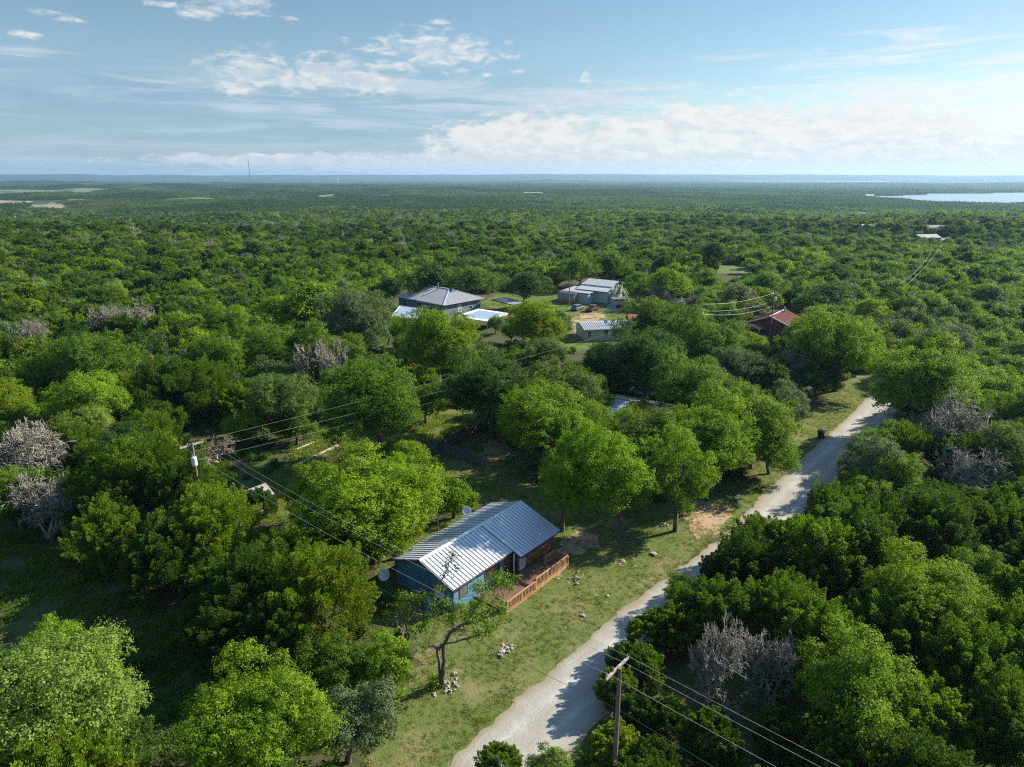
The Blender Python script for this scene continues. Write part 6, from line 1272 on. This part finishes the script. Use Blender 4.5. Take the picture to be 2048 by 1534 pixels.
crooked('crooked_oak', (886, 1372), 42.6, [([(886, 1372, 0), (888, 1320, 0), (884, 1295, 0), (903, 1262, .3), (928, 1247, .4), (960, 1242, .8), (988, 1226, 1.2), (1003, 1206, 1.5)], .17, .05), ([(882, 1370, .2), (880, 1325, .2), (872, 1300, .2), (888, 1288, .2), (920, 1282, .4), (950, 1272, .6), (978, 1262, .8)], .14, .05),
   ([(888, 1290, 0), (900, 1270, -.3), (912, 1258, -.6), (935, 1262, -.8)], .08, .04), ([(880, 1300, 0), (862, 1290, -.3), (850, 1296, -.6)], .07, .03), ([(960, 1242, .8), (975, 1225, 1.2), (985, 1190, 1.6), (992, 1165, 2)], .06, .03), ([(930, 1247, .4), (948, 1222, .6), (965, 1195, .8), (975, 1175, 1)], .05, .03)],
   [(960, 1175, 1, .75), (990, 1165, 2, .8), (1005, 1150, 2, .55), (975, 1200, .8, .7), (1000, 1205, 1.5, .75), (950, 1215, .6, .6), (1020, 1175, 2, .5), (965, 1240, .6, .7), (990, 1245, .8, .6), (978, 1262, .8, .6), (940, 1235, .2, .6), (1010, 1225, 1.4, .55), (905, 1240, 0, .5), (918, 1215, 0, .6), (1030, 1160, 2, .4), (955, 1268, .4, .35), (870, 1360, .2, .6), (905, 1330, .2, .35)],
   'crooked twin-trunked oak with open gnarled boughs in front of the cabin', 'bright', 190)
crooked('crooked_oak', (815, 1300), 46.5, [([(815, 1300, 0), (818, 1270, 0), (812, 1245, 0), (830, 1215, .2), (848, 1200, .4), (868, 1178, .6), (885, 1158, .8), (897, 1135, 1), (905, 1110, 1.2)], .13, .03), ([(808, 1300, .3), (806, 1270, .3), (796, 1250, .3), (790, 1240, .3)], .11, .05), ([(812, 1245, 0), (800, 1232, -.3), (785, 1228, -.5)], .07, .03), ([(848, 1200, .4), (842, 1212, .2), (838, 1232, .1), (850, 1250, 0)], .06, .03)],
   [(905, 1112, 1.2, .42), (896, 1130, 1, .42), (910, 1135, 1, .36), (888, 1150, .8, .3), (902, 1155, .9, .25), (880, 1178, .5, .5), (865, 1190, .3, .45), (850, 1195, .3, .5), (830, 1198, .2, .55), (812, 1200, 0, .6), (795, 1215, 0, .65), (780, 1235, -.2, .7), (850, 1240, 0, .6), (868, 1215, .2, .5), (838, 1255, 0, .6), (880, 1232, .3, .5), (815, 1225, 0, .4), (890, 1205, .5, .45), (800, 1195, 0, .5)],
   'smaller crooked oak with a bare bough reaching over the cabin roof edge', 'green', 120)
# dead crown of a fallen tree below the wires
p = at(440, 935); V, Q = bare(777, 3.1, 5, 3, .016, .9, 3, .75); V[:, 2] = np.maximum(V[:, 2] * .8, .05); me = np_mesh('fallen_tree', V, Q, ['straw']); o = bpy.data.objects.new('fallen_tree', me); COL.objects.link(o); o.location = p; o.scale = (1.15, 1.15, 1.1); tag(o, 'dead brown crown of a fallen tree right of the transformer pole', 'fallen tree')

# ---------------------------------------------------------------- far buildings, mast, tower
def far_house(px, py, Lh, Wh, h, hr, rot, wm, rm, label, name='far_house', cat='house'):
    p = far_at(px, py); o = tag(empty(name, p, rot), label, cat); m = MB(); m.extrude([(-Lh / 2, -Wh / 2, -1), (-Lh / 2, -Wh / 2, h), (-Lh / 2, 0, hr), (-Lh / 2, Wh / 2, h), (-Lh / 2, Wh / 2, -1)], (Lh, 0, 0)); m.build('wall', wm, o); e = .6; sl = (hr - h) / (Wh / 2); q = Lh / 2 + e; m = MB(); m.slab((-q, -Wh / 2 - e, h + .1 - sl * e), (q, -Wh / 2 - e, h + .1 - sl * e), (q, 0, hr + .15), (-q, 0, hr + .15), .2); m.slab((-q, .01, hr + .15), (q, .01, hr + .15), (q, Wh / 2 + e, h + .1 - sl * e), (-q, Wh / 2 + e, h + .1 - sl * e), .2); m.build('roof', rm, o)
    for x in (-Lh * .3, Lh * .05, Lh * .3): window(o, x - .6, x + .6, 1, 2.2, -Wh / 2, -1, 'white', 'glass', 'y', False)
    return o
far_house(972, 431, 26, 14, 5, 8, .2, 'white', 'white_roof', 'lone white-roofed barn in the middle of the forest', 'barn', 'barn'); far_house(1722, 434, 22, 9, 5, 7.5, -.1, 'slate_siding', 'far_roof', 'long metal-roofed house in trees on the right hillside')
far_house(1885, 437, 16, 10, 5, 9, .9, 'white', 'far_roof', 'leftmost of the white-gabled houses near the lake'); far_house(1962, 440, 26, 12, 5, 10, 1.0, 'white', 'far_roof', 'broad dark-roofed house with white gables near the lake'); far_house(2018, 444, 20, 12, 5, 10, .7, 'white', 'far_roof', 'white-gabled house cut close to the right edge')
far_house(1866, 468, 12, 9, 4, 5.5, -.1, 'dark_brick', 'far_roof', 'small dark house with a grey metal roof on the right hillside'); far_house(1850, 484, 13, 8, 3, 4.5, .2, 'beige', 'far_roof', 'low grey roof below the small dark house'); far_house(1742, 462, 14, 8, 3, 4.5, 0, 'beige', 'galv2', 'half hidden grey roof left of the small dark house')
far_house(1738, 395, 24, 12, 6, 9, .1, 'white', 'white_roof', 'white boathouse on the far shore of the lake', 'boathouse', 'boathouse')
def mast(px, ybase, ytop, D, w, label):
    z = on_plane(px, ytop, D).z; x = on_plane(px, ytop, D).x; zb = Hs(x, D); o = tag(empty('radio_mast', (x, D, zb)), label, 'radio mast'); h = z - zb; m = MB(); c = [(w * math.cos(t), w * math.sin(t)) for t in (0, 2.09, 4.19)]
    for a in c: m.bar((a[0], a[1], 0), (a[0], a[1], h), .24)
    n = int(h / 4)
    for i in range(n):
        for k in range(3): a, b = c[k], c[(k + 1) % 3]; m.bar((*a, i * 4), (*b, i * 4 + 4), .16)
    m.build('lattice', 'steel', o); m = MB(); m.tube([(0, 0, h), (0, 0, h + 5)], .2, 6); m.build('antenna', 'steel', o); m = MB()
    for t in (.6, 2.7, 4.8):
        for f in (.55, .95): m.bar((0, 0, h * f), (h * .5 * math.cos(t), h * .5 * math.sin(t), 0), .04)
    m.build('guy_wire', 'steel', o)
mast(496, 360, 320, 1500, .5, 'tall thin radio mast on the left skyline'); 
p = far_at(675, 366); wt = tag(empty('water_tower', p), 'tiny white water tower left of the middle of the skyline', 'water tower'); m = MB(); m.tube([(0, 0, 0), (0, 0, 2), (0, 0, 26), (0, 0, 28)], [4, 2.2, 2.2, 3.5], 14); m.build('stem', 'white', wt); m = MB(); m.tube([(0, 0, 27), (0, 0, 29), (0, 0, 33), (0, 0, 37), (0, 0, 39)], [2.5, 6.5, 8.5, 7, 2], 18); m.build('tank', 'white', wt)
for px, py, hh, lb in ((29, 421, 14, 'leftmost small power pole in the far left woods'), (93, 425, 13, 'second small power pole in the far left woods')): p = far_at(px, py); pole('utility_pole', p.x, p.y, hh, lb, (0.2, 4.5), False, .35)
a, b = far_at(29, 421), far_at(93, 425)
for k in (-1.8, 1.8): wire(a + Vector((k, 0, 13.8)), b + Vector((k, 0, 12.8)), 1.5, ['near', 'far'][k > 0] + ' sunlit wire between the two far left power poles', .1)

# ---------------------------------------------------------------- air
HAZE = 6.5e-5
hb = MB(); hb.box(-13400, 13400, -13400, 13400, -80, 135); hz_ = bpy.data.materials.new('haze_air'); hz_.use_nodes = True; t = hz_.node_tree; t.nodes.clear()
vo = nd(t, 'ShaderNodeVolumePrincipled'); vo.inputs['Color'].default_value = (.42, .68, 1.0, 1); vo.inputs['Density'].default_value = HAZE; vo.inputs['Anisotropy'].default_value = .35; oo = nd(t, 'ShaderNodeOutputMaterial'); lk(t, vo.outputs[0], oo.inputs['Volume']); hz_.cycles.homogeneous_volume = True
MT['haze'] = hz_; tag(hb.build('haze', 'haze'), 'thin bluish haze in the air over the far forest', None, None, 'stuff')
